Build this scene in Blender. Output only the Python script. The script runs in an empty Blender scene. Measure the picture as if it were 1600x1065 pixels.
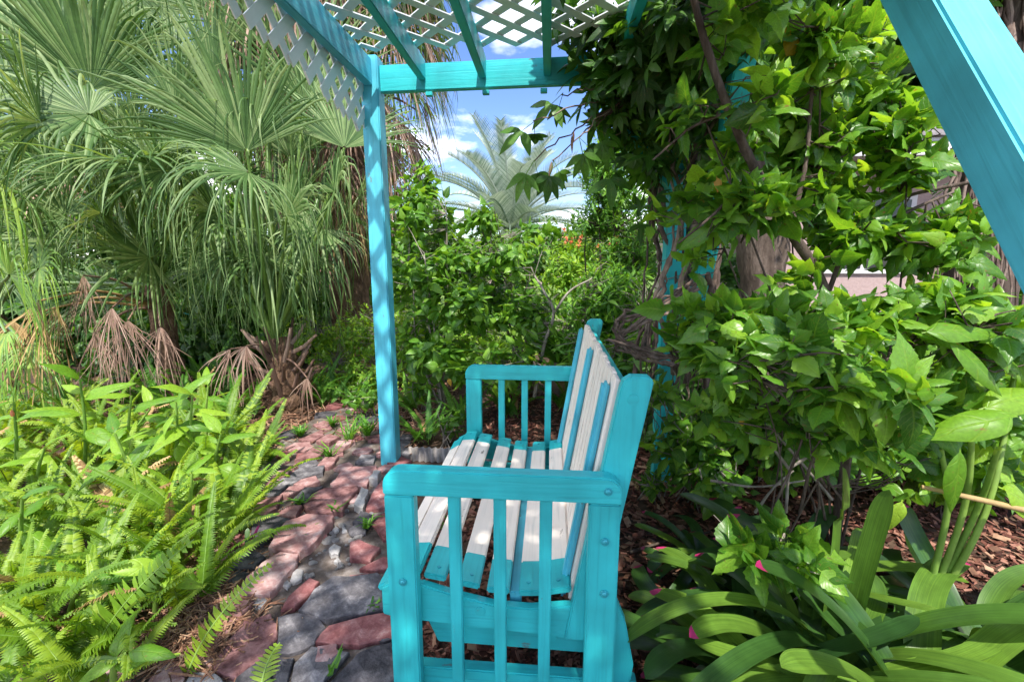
import bpy, bmesh, math, random
import numpy as np
from mathutils import Vector, Matrix

# ------------------------------------------------------------------ camera, sky, sun, exposure
scene = bpy.context.scene
COL = scene.collection
CAM_H, PITCH, YAW = 1.28, math.radians(10.1), math.radians(4.75)
F_PX = 711.1                                   # 16 mm lens on a 1600 px wide, 36 mm frame
cam_data = bpy.data.cameras.new('camera')
cam_data.lens = 16.0
cam_data.sensor_width = 36.0
cam_data.clip_start = 0.02
cam_data.clip_end = 600.0
cam = bpy.data.objects.new('camera', cam_data)
COL.objects.link(cam)
cam.location = (0, 0, CAM_H)
cam.rotation_euler = (math.radians(90) - PITCH, 0, YAW)
scene.camera = cam

SUN_TO = Vector((0.10, -0.50, 0.86)).normalized()      # direction towards the sun
world = bpy.data.worlds.new('World')
scene.world = world
world.use_nodes = True
wn = world.node_tree.nodes
bg = wn['Background']
sky = wn.new('ShaderNodeTexSky')
sky.sky_type = 'NISHITA'
sky.sun_disc = False
sky.sun_elevation = math.asin(SUN_TO.z)
sky.sun_rotation = math.atan2(SUN_TO.x, SUN_TO.y)
sky.altitude = 0
sky.air_density = 1.0
sky.dust_density = 0.6
sky.ozone_density = 2.2
# broken fair-weather cloud all over the sky: white where a noise over the cloud plane is high
wl = world.node_tree.links.new
hsv = wn.new('ShaderNodeHueSaturation')
hsv.inputs['Hue'].default_value = 0.515
hsv.inputs['Saturation'].default_value = 1.2
wl(sky.outputs[0], hsv.inputs['Color'])
tcw = wn.new('ShaderNodeTexCoord'); sepw = wn.new('ShaderNodeSeparateXYZ'); wl(tcw.outputs['Generated'], sepw.inputs[0])
zc = wn.new('ShaderNodeMath'); zc.operation = 'MAXIMUM'; wl(sepw.outputs[2], zc.inputs[0]); zc.inputs[1].default_value = 0.0
za = wn.new('ShaderNodeMath'); za.operation = 'ADD'; wl(zc.outputs[0], za.inputs[0]); za.inputs[1].default_value = 0.16
xd = wn.new('ShaderNodeMath'); xd.operation = 'DIVIDE'; wl(sepw.outputs[0], xd.inputs[0]); wl(za.outputs[0], xd.inputs[1])
yd = wn.new('ShaderNodeMath'); yd.operation = 'DIVIDE'; wl(sepw.outputs[1], yd.inputs[0]); wl(za.outputs[0], yd.inputs[1])
cw = wn.new('ShaderNodeCombineXYZ'); wl(xd.outputs[0], cw.inputs[0]); wl(yd.outputs[0], cw.inputs[1]); cw.inputs[2].default_value = 8.3
cn = wn.new('ShaderNodeTexNoise'); cn.inputs['Scale'].default_value = 0.9; cn.inputs['Detail'].default_value = 7; cn.inputs['Roughness'].default_value = .55
wl(cw.outputs[0], cn.inputs['Vector'])
cr = wn.new('ShaderNodeValToRGB'); cr.color_ramp.elements[0].position = .47; cr.color_ramp.elements[1].position = .66
wl(cn.outputs[0], cr.inputs[0])
ab = wn.new('ShaderNodeMath'); ab.operation = 'GREATER_THAN'; wl(sepw.outputs[2], ab.inputs[0]); ab.inputs[1].default_value = 0.0   # none below the horizon
cf = wn.new('ShaderNodeMath'); cf.operation = 'MULTIPLY'; wl(cr.outputs[0], cf.inputs[0]); wl(ab.outputs[0], cf.inputs[1])
cm = wn.new('ShaderNodeMix'); cm.data_type = 'RGBA'; wl(cf.outputs[0], cm.inputs[0]); wl(hsv.outputs[0], cm.inputs[6]); cm.inputs[7].default_value = (18.5, 18.1, 17.6, 1)
wl(cm.outputs[2], bg.inputs[0])
bg.inputs[1].default_value = 0.085

sun_data = bpy.data.lights.new('sun', 'SUN')
sun_data.energy = 2.4
sun_data.angle = math.radians(1.0)
sun_data.color = (1.0, 0.95, 0.86)
sun = bpy.data.objects.new('sun', sun_data)
COL.objects.link(sun)
sun.rotation_euler = (-SUN_TO).to_track_quat('-Z', 'Y').to_euler()
sun.location = (2, -4, 12)

scene.view_settings.view_transform = 'Standard'
scene.view_settings.look = 'None'
scene.view_settings.exposure = 1.72
scene.view_settings.gamma = 1.0
scene.view_settings.use_curve_mapping = False
scene.cycles.max_bounces = 10
scene.cycles.diffuse_bounces = 6
scene.cycles.transmission_bounces = 4
scene.cycles.use_denoising = True

# ------------------------------------------------------------------ helpers
rnd = random.Random(11)
nr = np.random.RandomState(11)
RM = cam.rotation_euler.to_matrix()

def ray(px, py):
    return RM @ Vector(((px - 800) / F_PX, (532.5 - py) / F_PX, -1.0))
def at(px, py, Y):
    d = ray(px, py); t = Y / d.y
    return Vector((d.x * t, Y, CAM_H + d.z * t))
def atx(px, py, X):
    d = ray(px, py); t = X / d.x
    return Vector((X, d.y * t, CAM_H + d.z * t))
def ground(px, py, z=0.0):
    d = ray(px, py); t = (z - CAM_H) / d.z
    return Vector((d.x * t, d.y * t, z))
RMI = np.array(RM.transposed())
def project(P):
    """world points (N,3) -> px, py, depth"""
    q = (np.asarray(P) - np.array([0, 0, CAM_H])) @ RMI.T
    dz = np.maximum(-q[:, 2], 1e-4)
    return 800 + F_PX * q[:, 0] / dz, 532.5 - F_PX * q[:, 1] / dz, -q[:, 2]

WM = {}
def root(name, label, cat, loc, group=None):
    o = bpy.data.objects.new(name, None)
    COL.objects.link(o)
    o.location = loc
    o.empty_display_size = 0.1
    o['label'] = label
    o['category'] = cat
    if group: o['group'] = group
    WM[o] = Matrix.Translation(Vector(loc))
    return o
def put(name, me, parent=None, M=None, kind=None):
    """link mesh data as an object with world matrix M under parent"""
    o = bpy.data.objects.new(name, me)
    COL.objects.link(o)
    M = M if M is not None else Matrix.Identity(4)
    WM[o] = M
    if parent is not None:
        o.parent = parent
        o.matrix_basis = WM[parent].inverted() @ M
    else:
        o.matrix_basis = M
    if kind: o['kind'] = kind
    return o
def tag(o, label, cat, group=None):
    o['label'] = label; o['category'] = cat
    if group: o['group'] = group
    return o

def mk_mesh(name, V, Q, mats, uv=None, var=None, midx=None, smooth=True):
    V = np.asarray(V, dtype=np.float32); Q = np.asarray(Q, dtype=np.int32)
    me = bpy.data.meshes.new(name)
    me.vertices.add(len(V)); me.vertices.foreach_set('co', V.ravel())
    n = len(Q); k = Q.shape[1]
    me.loops.add(n * k); me.loops.foreach_set('vertex_index', Q.ravel())
    me.polygons.add(n); me.polygons.foreach_set('loop_start', np.arange(0, n * k, k, dtype=np.int32))
    if uv is not None:
        l = me.uv_layers.new(name='UVMap'); l.data.foreach_set('uv', np.asarray(uv, dtype=np.float32).ravel())
    for m in (mats if isinstance(mats, (list, tuple)) else [mats]): me.materials.append(m)
    if midx is not None: me.polygons.foreach_set('material_index', np.asarray(midx, dtype=np.int32))
    if var is not None:
        a = me.attributes.new('var', 'FLOAT', 'FACE'); a.data.foreach_set('value', np.asarray(var, dtype=np.float32))
    me.polygons.foreach_set('use_smooth', np.full(n, smooth, dtype=bool))
    me.update(calc_edges=True)
    return me

class Geo:
    """collects quads with uv, per-face variation and material index"""
    def __init__(s): s.V = []; s.Q = []; s.UV = []; s.A = []; s.M = []; s.n = 0
    def add(s, V, Q, uv=None, var=0.0, mi=0):
        V = np.asarray(V, float); Q = np.asarray(Q, int)
        s.V.append(V); s.Q.append(Q + s.n); s.n += len(V)
        s.UV.append(np.zeros((len(Q) * 4, 2)) if uv is None else np.asarray(uv).reshape(-1, 2))
        s.A.append(np.broadcast_to(np.asarray(var, float), (len(Q),)).copy())
        s.M.append(np.broadcast_to(np.asarray(mi), (len(Q),)).copy())
    def tube(s, pts, rad, sides=6, var=0.0, mi=0, wob=0.0):
        P = np.asarray([tuple(p) for p in pts], float); n = len(P)
        R = np.broadcast_to(np.asarray(rad, float), (n,))
        T = np.gradient(P, axis=0); T /= np.linalg.norm(T, axis=1)[:, None] + 1e-9
        a = np.array([0.31, 0.17, 0.93]); a = a if abs(T[0] @ a) < .9 else np.array([1., 0, 0])
        U = np.cross(T, a); U /= np.linalg.norm(U, axis=1)[:, None] + 1e-9
        W = np.cross(T, U)
        th = np.linspace(0, 2 * math.pi, sides, endpoint=False)
        rr = R[:, None] * (1 + wob * nr.uniform(-1, 1, (n, sides)))
        V = P[:, None, :] + rr[:, :, None] * (np.cos(th)[None, :, None] * U[:, None, :] + np.sin(th)[None, :, None] * W[:, None, :])
        Q = []; uv = []
        for i in range(n - 1):
            for j in range(sides):
                j2 = (j + 1) % sides
                Q.append((i * sides + j, i * sides + j2, (i + 1) * sides + j2, (i + 1) * sides + j))
                uv += [(j / sides, i / n), ((j + 1) / sides, i / n), ((j + 1) / sides, (i + 1) / n), (j / sides, (i + 1) / n)]
        s.add(V.reshape(-1, 3), Q, uv, var, mi)
    def strip(s, C, W, H, var=0.0, mi=0, rows_mi=None, flat=False):
        """leaf-like strip: centre line C (n,3), half-width vectors W (n,3), keel offset H (n,3)"""
        C = np.asarray(C, float); n = len(C)
        V = np.stack([C - W + H, C, C + W + H], 1).reshape(-1, 3)
        Q = []; uv = []; ms = []
        for i in range(n - 1):
            v0, v1 = i / (n - 1), (i + 1) / (n - 1)
            for j in (0, 1):
                Q.append((i * 3 + j, i * 3 + j + 1, (i + 1) * 3 + j + 1, (i + 1) * 3 + j))
                uv += [(j * .5, v0), (j * .5 + .5, v0), (j * .5 + .5, v1), (j * .5, v1)]
                ms.append(mi if rows_mi is None else rows_mi[i])
        s.add(V, Q, uv, var, ms)
    def mesh(s, name, mats, smooth=True):
        return mk_mesh(name, np.concatenate(s.V), np.concatenate(s.Q), mats, np.concatenate(s.UV), np.concatenate(s.A), np.concatenate(s.M), smooth)
    def part(s, name, mats, parent=None, kind=None, smooth=True):
        return put(name, s.mesh(name, mats, smooth), parent, None, kind)

# ------------------------------------------------------------------ materials
def new_mat(name):
    m = bpy.data.materials.new(name); m.use_nodes = True
    nt = m.node_tree
    return m, nt, nt.nodes['Principled BSDF'], nt.nodes.new, nt.links.new
def ramp(nt, stops, interp='LINEAR'):
    r = nt.nodes.new('ShaderNodeValToRGB'); e = r.color_ramp; e.interpolation = interp
    while len(e.elements) < len(stops): e.elements.new(0.5)
    for el, (p, c) in zip(e.elements, stops): el.position = p; el.color = (*c, 1)
    return r
def leaf_mat(name, stops, rough=0.42, trans=0.38, tcol=None, vein=0.0, nvein=16, spec=0.5, tint=1.5, stripe=0.0, age=0.0):
    """stops: base colours over the leaf-to-leaf variation; veins only as fine lines and relief"""
    m, nt, p, N, L = new_mat(name)
    at_ = N('ShaderNodeAttribute'); at_.attribute_name = 'var'
    oi = N('ShaderNodeObjectInfo')
    s = N('ShaderNodeMath'); s.operation = 'ADD'; L(at_.outputs['Fac'], s.inputs[0]); L(oi.outputs['Random'], s.inputs[1])
    fr = N('ShaderNodeMath'); fr.operation = 'FRACT'; L(s.outputs[0], fr.inputs[0])
    r = ramp(nt, stops); L(fr.outputs[0], r.inputs[0])
    col = r.outputs[0]
    nz = N('ShaderNodeTexNoise'); nz.inputs['Scale'].default_value = 22; nz.inputs['Detail'].default_value = 3
    tc = N('ShaderNodeTexCoord'); L(tc.outputs['Object'], nz.inputs['Vector'])
    mx = N('ShaderNodeMix'); mx.data_type = 'RGBA'; mx.blend_type = 'MULTIPLY'; mx.inputs[0].default_value = 0.5
    nr_ = ramp(nt, [(0.3, (.62, .62, .55)), (0.7, (1.25, 1.25, 1.2))]); L(nz.outputs[0], nr_.inputs[0])
    L(col, mx.inputs[6]); L(nr_.outputs[0], mx.inputs[7]); col = mx.outputs[2]
    if stripe:
        su = N('ShaderNodeUVMap'); sm_ = N('ShaderNodeMapping'); sm_.inputs['Scale'].default_value = (26, 1.6, 1); L(su.outputs[0], sm_.inputs[0])
        so = N('ShaderNodeVectorMath'); so.operation = 'ADD'; sv = N('ShaderNodeCombineXYZ'); L(fr.outputs[0], sv.inputs[2])
        sw = N('ShaderNodeVectorMath'); sw.operation = 'SCALE'; sw.inputs['Scale'].default_value = 37; L(sv.outputs[0], sw.inputs[0])
        L(sm_.outputs[0], so.inputs[0]); L(sw.outputs[0], so.inputs[1])
        sn = N('ShaderNodeTexNoise'); sn.inputs['Scale'].default_value = 1; sn.inputs['Detail'].default_value = 4; L(so.outputs[0], sn.inputs['Vector'])
        sr = ramp(nt, [(.3, (.5, .55, .5)), (.5, (1, 1, 1)), (.7, (1.7, 1.5, 1.3))]); L(sn.outputs[0], sr.inputs[0])
        m3 = N('ShaderNodeMix'); m3.data_type = 'RGBA'; m3.blend_type = 'MULTIPLY'; m3.inputs[0].default_value = stripe
        L(col, m3.inputs[6]); L(sr.outputs[0], m3.inputs[7]); col = m3.outputs[2]
        sb_ = N('ShaderNodeBump'); sb_.inputs['Strength'].default_value = .25; sb_.inputs['Distance'].default_value = .002
        L(sn.outputs[0], sb_.inputs['Height']); L(sb_.outputs[0], p.inputs['Normal'])
    if age:                                            # small brown blemishes, placed by the leaf's own uv
        gu = N('ShaderNodeUVMap'); gv = N('ShaderNodeCombineXYZ'); L(fr.outputs[0], gv.inputs[2])
        gs = N('ShaderNodeVectorMath'); gs.operation = 'SCALE'; gs.inputs['Scale'].default_value = 53; L(gv.outputs[0], gs.inputs[0])
        ga = N('ShaderNodeVectorMath'); ga.operation = 'ADD'; L(gu.outputs[0], ga.inputs[0]); L(gs.outputs[0], ga.inputs[1])
        gn = N('ShaderNodeTexNoise'); gn.inputs['Scale'].default_value = 5; gn.inputs['Detail'].default_value = 5; gn.inputs['Roughness'].default_value = .6; L(ga.outputs[0], gn.inputs['Vector'])
        gr_ = ramp(nt, [(.66 - age, (0, 0, 0)), (.72 - age, (1, 1, 1))]); L(gn.outputs[0], gr_.inputs[0])
        m4 = N('ShaderNodeMix'); m4.data_type = 'RGBA'; L(gr_.outputs[0], m4.inputs[0]); L(col, m4.inputs[6]); m4.inputs[7].default_value = (.20, .13, .035, 1); col = m4.outputs[2]
    if vein:
        uv = N('ShaderNodeUVMap'); sp = N('ShaderNodeSeparateXYZ'); L(uv.outputs[0], sp.inputs[0])
        a = N('ShaderNodeMath'); a.operation = 'SUBTRACT'; L(sp.outputs[0], a.inputs[0]); a.inputs[1].default_value = .5
        ab = N('ShaderNodeMath'); ab.operation = 'ABSOLUTE'; L(a.outputs[0], ab.inputs[0])
        w = N('ShaderNodeMath'); w.operation = 'MULTIPLY_ADD'; L(ab.outputs[0], w.inputs[0]); w.inputs[1].default_value = -0.55; L(sp.outputs[1], w.inputs[2])
        ws = N('ShaderNodeMath'); ws.operation = 'MULTIPLY'; L(w.outputs[0], ws.inputs[0]); ws.inputs[1].default_value = nvein * 2.0
        pp = N('ShaderNodeMath'); pp.operation = 'PINGPONG'; L(ws.outputs[0], pp.inputs[0]); pp.inputs[1].default_value = 1.0
        v1 = ramp(nt, [(0.0, (1, 1, 1)), (0.16, (0, 0, 0))]); L(pp.outputs[0], v1.inputs[0])
        v2 = ramp(nt, [(0.0, (1, 1, 1)), (0.045, (0, 0, 0))]); L(ab.outputs[0], v2.inputs[0])
        mxv = N('ShaderNodeMath'); mxv.operation = 'MAXIMUM'; L(v1.outputs[0], mxv.inputs[0]); L(v2.outputs[0], mxv.inputs[1])
        f = N('ShaderNodeMath'); f.operation = 'MULTIPLY'; L(mxv.outputs[0], f.inputs[0]); f.inputs[1].default_value = vein
        m2 = N('ShaderNodeMix'); m2.data_type = 'RGBA'; L(f.outputs[0], m2.inputs[0]); L(col, m2.inputs[6])
        c = stops[-1][1]; m2.inputs[7].default_value = (min(1, c[0] * 1.9 + .03), min(1, c[1] * 1.5 + .03), c[2] * 1.5 + .02, 1)
        col = m2.outputs[2]
        bp = N('ShaderNodeBump'); bp.inputs['Strength'].default_value = .35; bp.inputs['Distance'].default_value = .004; bp.invert = True
        L(mxv.outputs[0], bp.inputs['Height']); L(bp.outputs[0], p.inputs['Normal'])
    L(col, p.inputs['Base Color'])
    p.inputs['Roughness'].default_value = rough
    p.inputs['Specular IOR Level'].default_value = spec
    if trans:
        tr = N('ShaderNodeBsdfTranslucent')
        tm = N('ShaderNodeMix'); tm.data_type = 'RGBA'; tm.blend_type = 'MULTIPLY'; tm.inputs[0].default_value = 1
        L(col, tm.inputs[6]); tm.inputs[7].default_value = (1.5 * tint, 1.25 * tint, .5 * tint, 1) if tcol is None else (*tcol, 1)
        L(tm.outputs[2], tr.inputs[0])
        ms = N('ShaderNodeMixShader'); ms.inputs[0].default_value = trans
        L(p.outputs[0], ms.inputs[1]); L(tr.outputs[0], ms.inputs[2]); L(ms.outputs[0], nt.nodes['Material Output'].inputs[0])
    return m
def paint_mat(name, col, wear=0.0, wearcol=(.25, .2, .16), rough=.45, grain=1.0, dirt=.25):
    """brushed paint on wood: grain runs along the board's own x axis"""
    m, nt, p, N, L = new_mat(name)
    tc = N('ShaderNodeTexCoord'); mp = N('ShaderNodeMapping'); mp.inputs['Scale'].default_value = (3, 70, 70)
    oi = N('ShaderNodeObjectInfo'); ad = N('ShaderNodeVectorMath'); ad.operation = 'ADD'
    sc_ = N('ShaderNodeVectorMath'); sc_.operation = 'SCALE'; L(oi.outputs['Location'], sc_.inputs[0]); sc_.inputs['Scale'].default_value = 7.3
    L(tc.outputs['Object'], ad.inputs[0]); L(sc_.outputs[0], ad.inputs[1])
    L(ad.outputs[0], mp.inputs[0])
    g = N('ShaderNodeTexNoise'); g.inputs['Scale'].default_value = 1.0; g.inputs['Detail'].default_value = 5; g.inputs['Distortion'].default_value = .6
    L(mp.outputs[0], g.inputs['Vector'])
    b = N('ShaderNodeTexNoise'); b.inputs['Scale'].default_value = 5; b.inputs['Detail'].default_value = 6; L(ad.outputs[0], b.inputs['Vector'])
    c1 = ramp(nt, [(.25, tuple(x * (1 - dirt) for x in col)), (.6, col), (.85, tuple(min(1, x * 1.12 + .01) for x in col))]); L(b.outputs[0], c1.inputs[0])
    mx = N('ShaderNodeMix'); mx.data_type = 'RGBA'; mx.blend_type = 'MULTIPLY'; mx.inputs[0].default_value = .38 * grain
    gr = ramp(nt, [(.30, (.45, .52, .54)), (.46, (.88, .9, .9)), (.60, (1, 1, 1))]); L(g.outputs[0], gr.inputs[0])
    L(c1.outputs[0], mx.inputs[6]); L(gr.outputs[0], mx.inputs[7]); out = mx.outputs[2]
    if wear:
        w = N('ShaderNodeTexNoise'); w.inputs['Scale'].default_value = 9; w.inputs['Detail'].default_value = 8; w.inputs['Roughness'].default_value = .65
        mp2 = N('ShaderNodeMapping'); mp2.inputs['Scale'].default_value = (.6, 1.6, 1.6); L(ad.outputs[0], mp2.inputs[0]); L(mp2.outputs[0], w.inputs['Vector'])
        wr = ramp(nt, [(.70 - wear, (0, 0, 0)), (.72 - wear, (1, 1, 1))]); L(w.outputs[0], wr.inputs[0])
        m2 = N('ShaderNodeMix'); m2.data_type = 'RGBA'; L(wr.outputs[0], m2.inputs[0]); L(out, m2.inputs[6]); m2.inputs[7].default_value = (*wearcol, 1)
        out = m2.outputs[2]
    L(out, p.inputs['Base Color'])
    p.inputs['Roughness'].default_value = rough
    bp = N('ShaderNodeBump'); bp.inputs['Strength'].default_value = .5 * grain; bp.inputs['Distance'].default_value = .003
    L(g.outputs[0], bp.inputs['Height']); L(bp.outputs[0], p.inputs['Normal'])
    return m
def rough_mat(name, stops, scale=8, bump=.5, dist=.01, rough=.9, stretch=(1, 1, 1), detail=8, perobj=0.0, spec=.3):
    """stone, bark, soil: noise over stops; perobj shifts the ramp by a per-object random"""
    m, nt, p, N, L = new_mat(name)
    tc = N('ShaderNodeTexCoord'); mp = N('ShaderNodeMapping'); mp.inputs['Scale'].default_value = stretch
    L(tc.outputs['Object'], mp.inputs[0])
    a = N('ShaderNodeTexNoise'); a.inputs['Scale'].default_value = scale; a.inputs['Detail'].default_value = detail; a.inputs['Roughness'].default_value = .65
    L(mp.outputs[0], a.inputs['Vector'])
    r = ramp(nt, stops); src = a.outputs[0]
    at_ = N('ShaderNodeAttribute'); at_.attribute_name = 'var'
    oi = N('ShaderNodeObjectInfo'); ss = N('ShaderNodeMath'); ss.operation = 'ADD'; L(at_.outputs['Fac'], ss.inputs[0]); L(oi.outputs['Random'], ss.inputs[1])
    fr = N('ShaderNodeMath'); fr.operation = 'FRACT'; L(ss.outputs[0], fr.inputs[0])
    if perobj:
        ma = N('ShaderNodeMath'); ma.operation = 'MULTIPLY_ADD'; L(fr.outputs[0], ma.inputs[0]); ma.inputs[1].default_value = perobj; 
        sb = N('ShaderNodeMath'); sb.operation = 'SUBTRACT'; L(src, sb.inputs[0]); sb.inputs[1].default_value = perobj / 2
        L(sb.outputs[0], ma.inputs[2]); src = ma.outputs[0]
    L(src, r.inputs[0]); L(r.outputs[0], p.inputs['Base Color'])
    p.inputs['Roughness'].default_value = rough; p.inputs['Specular IOR Level'].default_value = spec
    b2 = N('ShaderNodeTexNoise'); b2.inputs['Scale'].default_value = scale * 5; b2.inputs['Detail'].default_value = 6; L(mp.outputs[0], b2.inputs['Vector'])
    sm = N('ShaderNodeMath'); sm.operation = 'MULTIPLY_ADD'; L(b2.outputs[0], sm.inputs[0]); sm.inputs[1].default_value = .35; L(a.outputs[0], sm.inputs[2])
    bp = N('ShaderNodeBump'); bp.inputs['Strength'].default_value = bump; bp.inputs['Distance'].default_value = dist
    L(sm.outputs[0], bp.inputs['Height']); L(bp.outputs[0], p.inputs['Normal'])
    return m

TEAL = (.030, .53, .56)
M = {}
M['teal'] = paint_mat('teal_paint', TEAL, wear=.025, wearcol=(.10, .22, .22), rough=.42, dirt=.32)
M['teal_skylit'] = paint_mat('teal_paint_skylit', (.095, .56, .70), wear=.025, wearcol=(.12, .25, .27), rough=.5, dirt=.35)  # second copy of the teal, with skylight blue put into its colour
M['white'] = paint_mat('white_paint', (.92, .81, .72), wear=.055, wearcol=(.27, .21, .17), rough=.55, dirt=.12)
M['lattice'] = paint_mat('white_lattice_vinyl', (.84, .84, .83), rough=.4, grain=.25, dirt=.12)
M['soil'] = rough_mat('soil', [(.3, (.030, .018, .012)), (.5, (.075, .045, .030)), (.72, (.14, .09, .06))], 6, .8, .03)
M['mortar'] = rough_mat('path_mortar', [(.35, (.045, .032, .026)), (.52, (.12, .095, .08)), (.72, (.32, .28, .26))], 9, .9, .02)
M['stone_red'] = rough_mat('red_stone', [(.28, (.09, .035, .035)), (.45, (.22, .085, .085)), (.58, (.30, .14, .135)), (.75, (.50, .32, .30))], 18, .7, .010, .95, perobj=.25, spec=.12)
M['stone_pink'] = rough_mat('pink_stone', [(.28, (.10, .045, .045)), (.42, (.23, .115, .112)), (.55, (.32, .18, .172)), (.66, (.42, .29, .28)), (.8, (.50, .38, .36))], 16, .7, .010, .95, perobj=.25, spec=.12)
M['stone_grey'] = rough_mat('grey_slate', [(.28, (.030, .030, .034)), (.45, (.085, .080, .088)), (.58, (.14, .132, .142)), (.75, (.34, .32, .33))], 16, .8, .012, .92, perobj=.25, spec=.12)
M['stone_white'] = rough_mat('pale_stone', [(.25, (.16, .15, .15)), (.5, (.36, .34, .33)), (.78, (.55, .53, .52))], 10, .8, .02, .85)
M['mulch'] = rough_mat('mulch_chips', [(.25, (.05, .018, .012)), (.5, (.17, .062, .040)), (.75, (.34, .17, .12))], 30, .5, .004, .85, perobj=.55)
M['litter'] = rough_mat('dry_needles', [(.25, (.10, .05, .03)), (.5, (.26, .13, .08)), (.75, (.42, .27, .17))], 30, .3, .003, .8, perobj=.5)
M['bark_grey'] = rough_mat('grey_bark', [(.3, (.12, .10, .085)), (.5, (.27, .235, .20)), (.7, (.42, .38, .33))], 26, .7, .006, .9, (1, 1, .4))
M['bark_brown'] = rough_mat('brown_bark', [(.3, (.035, .024, .019)), (.5, (.095, .070, .056)), (.7, (.21, .165, .14))], 16, .9, .02, .95, (1, 1, .25))
M['vine_bark'] = rough_mat('vine_bark', [(.3, (.055, .036, .028)), (.5, (.15, .105, .085)), (.7, (.30, .23, .19))], 24, .7, .006, .9, (1, 1, .5), perobj=.3)
M['palm_trunk'] = rough_mat('palm_trunk_fibre', [(.3, (.06, .035, .022)), (.5, (.17, .10, .062)), (.7, (.32, .20, .13))], 20, 1.0, .03, .95, (1, 1, .5))
M['stucco'] = rough_mat('pink_stucco', [(.3, (.40, .29, .28)), (.7, (.50, .38, .37))], 30, .5, .01, .95)
M['trim'] = rough_mat('white_trim', [(.3, (.70, .68, .70)), (.7, (.80, .79, .80))], 10, .1, .002, .6)
M['rooftile'] = rough_mat('roof_shingle', [(.3, (.20, .18, .19)), (.7, (.36, .33, .34))], 14, .5, .01, .9)
M['edging'] = rough_mat('weathered_edging', [(.3, (.16, .14, .13)), (.7, (.36, .33, .31))], 12, .3, .004, .7)
mm, nt_, p_, N_, L_ = new_mat('window_glass'); p_.inputs['Base Color'].default_value = (.03, .035, .04, 1); p_.inputs['Roughness'].default_value = .06; M['glass'] = mm
mm, nt_, p_, N_, L_ = new_mat('bolt_paint'); p_.inputs['Base Color'].default_value = (.03, .36, .42, 1); p_.inputs['Roughness'].default_value = .35; p_.inputs['Metallic'].default_value = .2; M['bolt'] = mm

G1, G2, G3 = (.028, .085, .012), (.075, .20, .022), (.17, .36, .035)
M['hibiscus'] = leaf_mat('hibiscus_leaf', [(0, (.040, .13, .015)), (.4, (.095, .25, .024)), (.8, (.18, .37, .035)), (1, (.26, .45, .04))], .36, .45, age=.03, vein=.16, nvein=9, spec=.55)
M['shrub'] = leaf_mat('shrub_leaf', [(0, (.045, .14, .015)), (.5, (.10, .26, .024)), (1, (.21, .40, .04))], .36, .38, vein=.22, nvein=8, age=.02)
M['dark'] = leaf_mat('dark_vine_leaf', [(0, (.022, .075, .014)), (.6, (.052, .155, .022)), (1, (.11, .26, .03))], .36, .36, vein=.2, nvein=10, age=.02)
M['fine'] = leaf_mat('fine_leaf', [(0, (.04, .13, .014)), (.5, (.09, .25, .022)), (1, (.20, .40, .035))], .45, .35)
M['lime'] = leaf_mat('lime_leaf', [(0, (.09, .22, .018)), (.5, (.19, .38, .028)), (1, (.33, .50, .05))], .45, .35)
M['far'] = leaf_mat('far_leaf', [(0, (.04, .10, .022)), (.5, (.085, .18, .035)), (1, (.17, .28, .06))], .6, .3)
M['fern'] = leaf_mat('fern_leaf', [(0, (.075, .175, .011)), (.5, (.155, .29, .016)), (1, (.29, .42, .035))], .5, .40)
M['fern_shade'] = leaf_mat('fern_leaf_shaded', [(0, (.045, .16, .016)), (.6, (.09, .26, .022)), (1, (.16, .36, .035))], .5, .35)  # darker copy of the fern leaf: the shade is put into the colour
M['ginger'] = leaf_mat('ginger_leaf', [(0, (.075, .20, .014)), (.5, (.15, .31, .022)), (1, (.28, .44, .04))], .42, .35, vein=.10, nvein=3, spec=.35, age=.015)
M['palm'] = leaf_mat('fan_palm_leaf', [(0, (.042, .105, .026)), (.5, (.105, .20, .058)), (1, (.27, .37, .165))], .46, .32, spec=.35, stripe=.4)
M['palm_y'] = leaf_mat('yellow_green_palm_leaf', [(0, (.09, .21, .03)), (.5, (.17, .33, .04)), (1, (.30, .44, .07))], .40, .35)
M['silver'] = leaf_mat('silver_palm_leaf', [(0, (.20, .29, .20)), (.5, (.36, .44, .36)), (1, (.58, .63, .56))], .5, .22, tcol=(1, 1, .9))
M['dead'] = leaf_mat('dead_frond', [(0, (.16, .095, .075)), (.5, (.30, .195, .155)), (1, (.46, .33, .27))], .8, .15, tcol=(1.2, 1, .8), spec=.2, stripe=.6)
M['dead_y'] = leaf_mat('dry_yellow_frond', [(0, (.20, .12, .05)), (.5, (.38, .25, .11)), (1, (.55, .40, .20))], .7, .2, tcol=(1.2, 1, .7), spec=.2)
M['brom'] = leaf_mat('bromeliad_leaf', [(0, (.020, .060, .016)), (.5, (.050, .125, .022)), (1, (.14, .26, .034))], .30, .22, vein=0, spec=.5, stripe=.5)
M['pink'] = leaf_mat('pink_leaf_tip', [(0, (.38, .015, .11)), (1, (.60, .05, .20))], .4, .2, tcol=(1.2, .6, .8))
M['yellow'] = leaf_mat('yellow_leaf', [(0, (.45, .24, .02)), (1, (.70, .46, .03))], .5, .4, tcol=(1.3, 1, .4))
M['orange'] = leaf_mat('orange_flower', [(0, (.70, .16, .07)), (1, (.85, .34, .18))], .5, .3, tcol=(1.2, .9, .7))
M['purple'] = leaf_mat('purple_leaf', [(0, (.16, .01, .10)), (1, (.30, .03, .20))], .4, .25, tcol=(1.3, .8, 1))
M['stalk'] = leaf_mat('green_stalk', [(0, (.14, .27, .045)), (1, (.28, .42, .09))], .45, .15)
M['petiole'] = leaf_mat('palm_petiole', [(0, (.08, .17, .03)), (1, (.17, .28, .055))], .38, .05)
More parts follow.
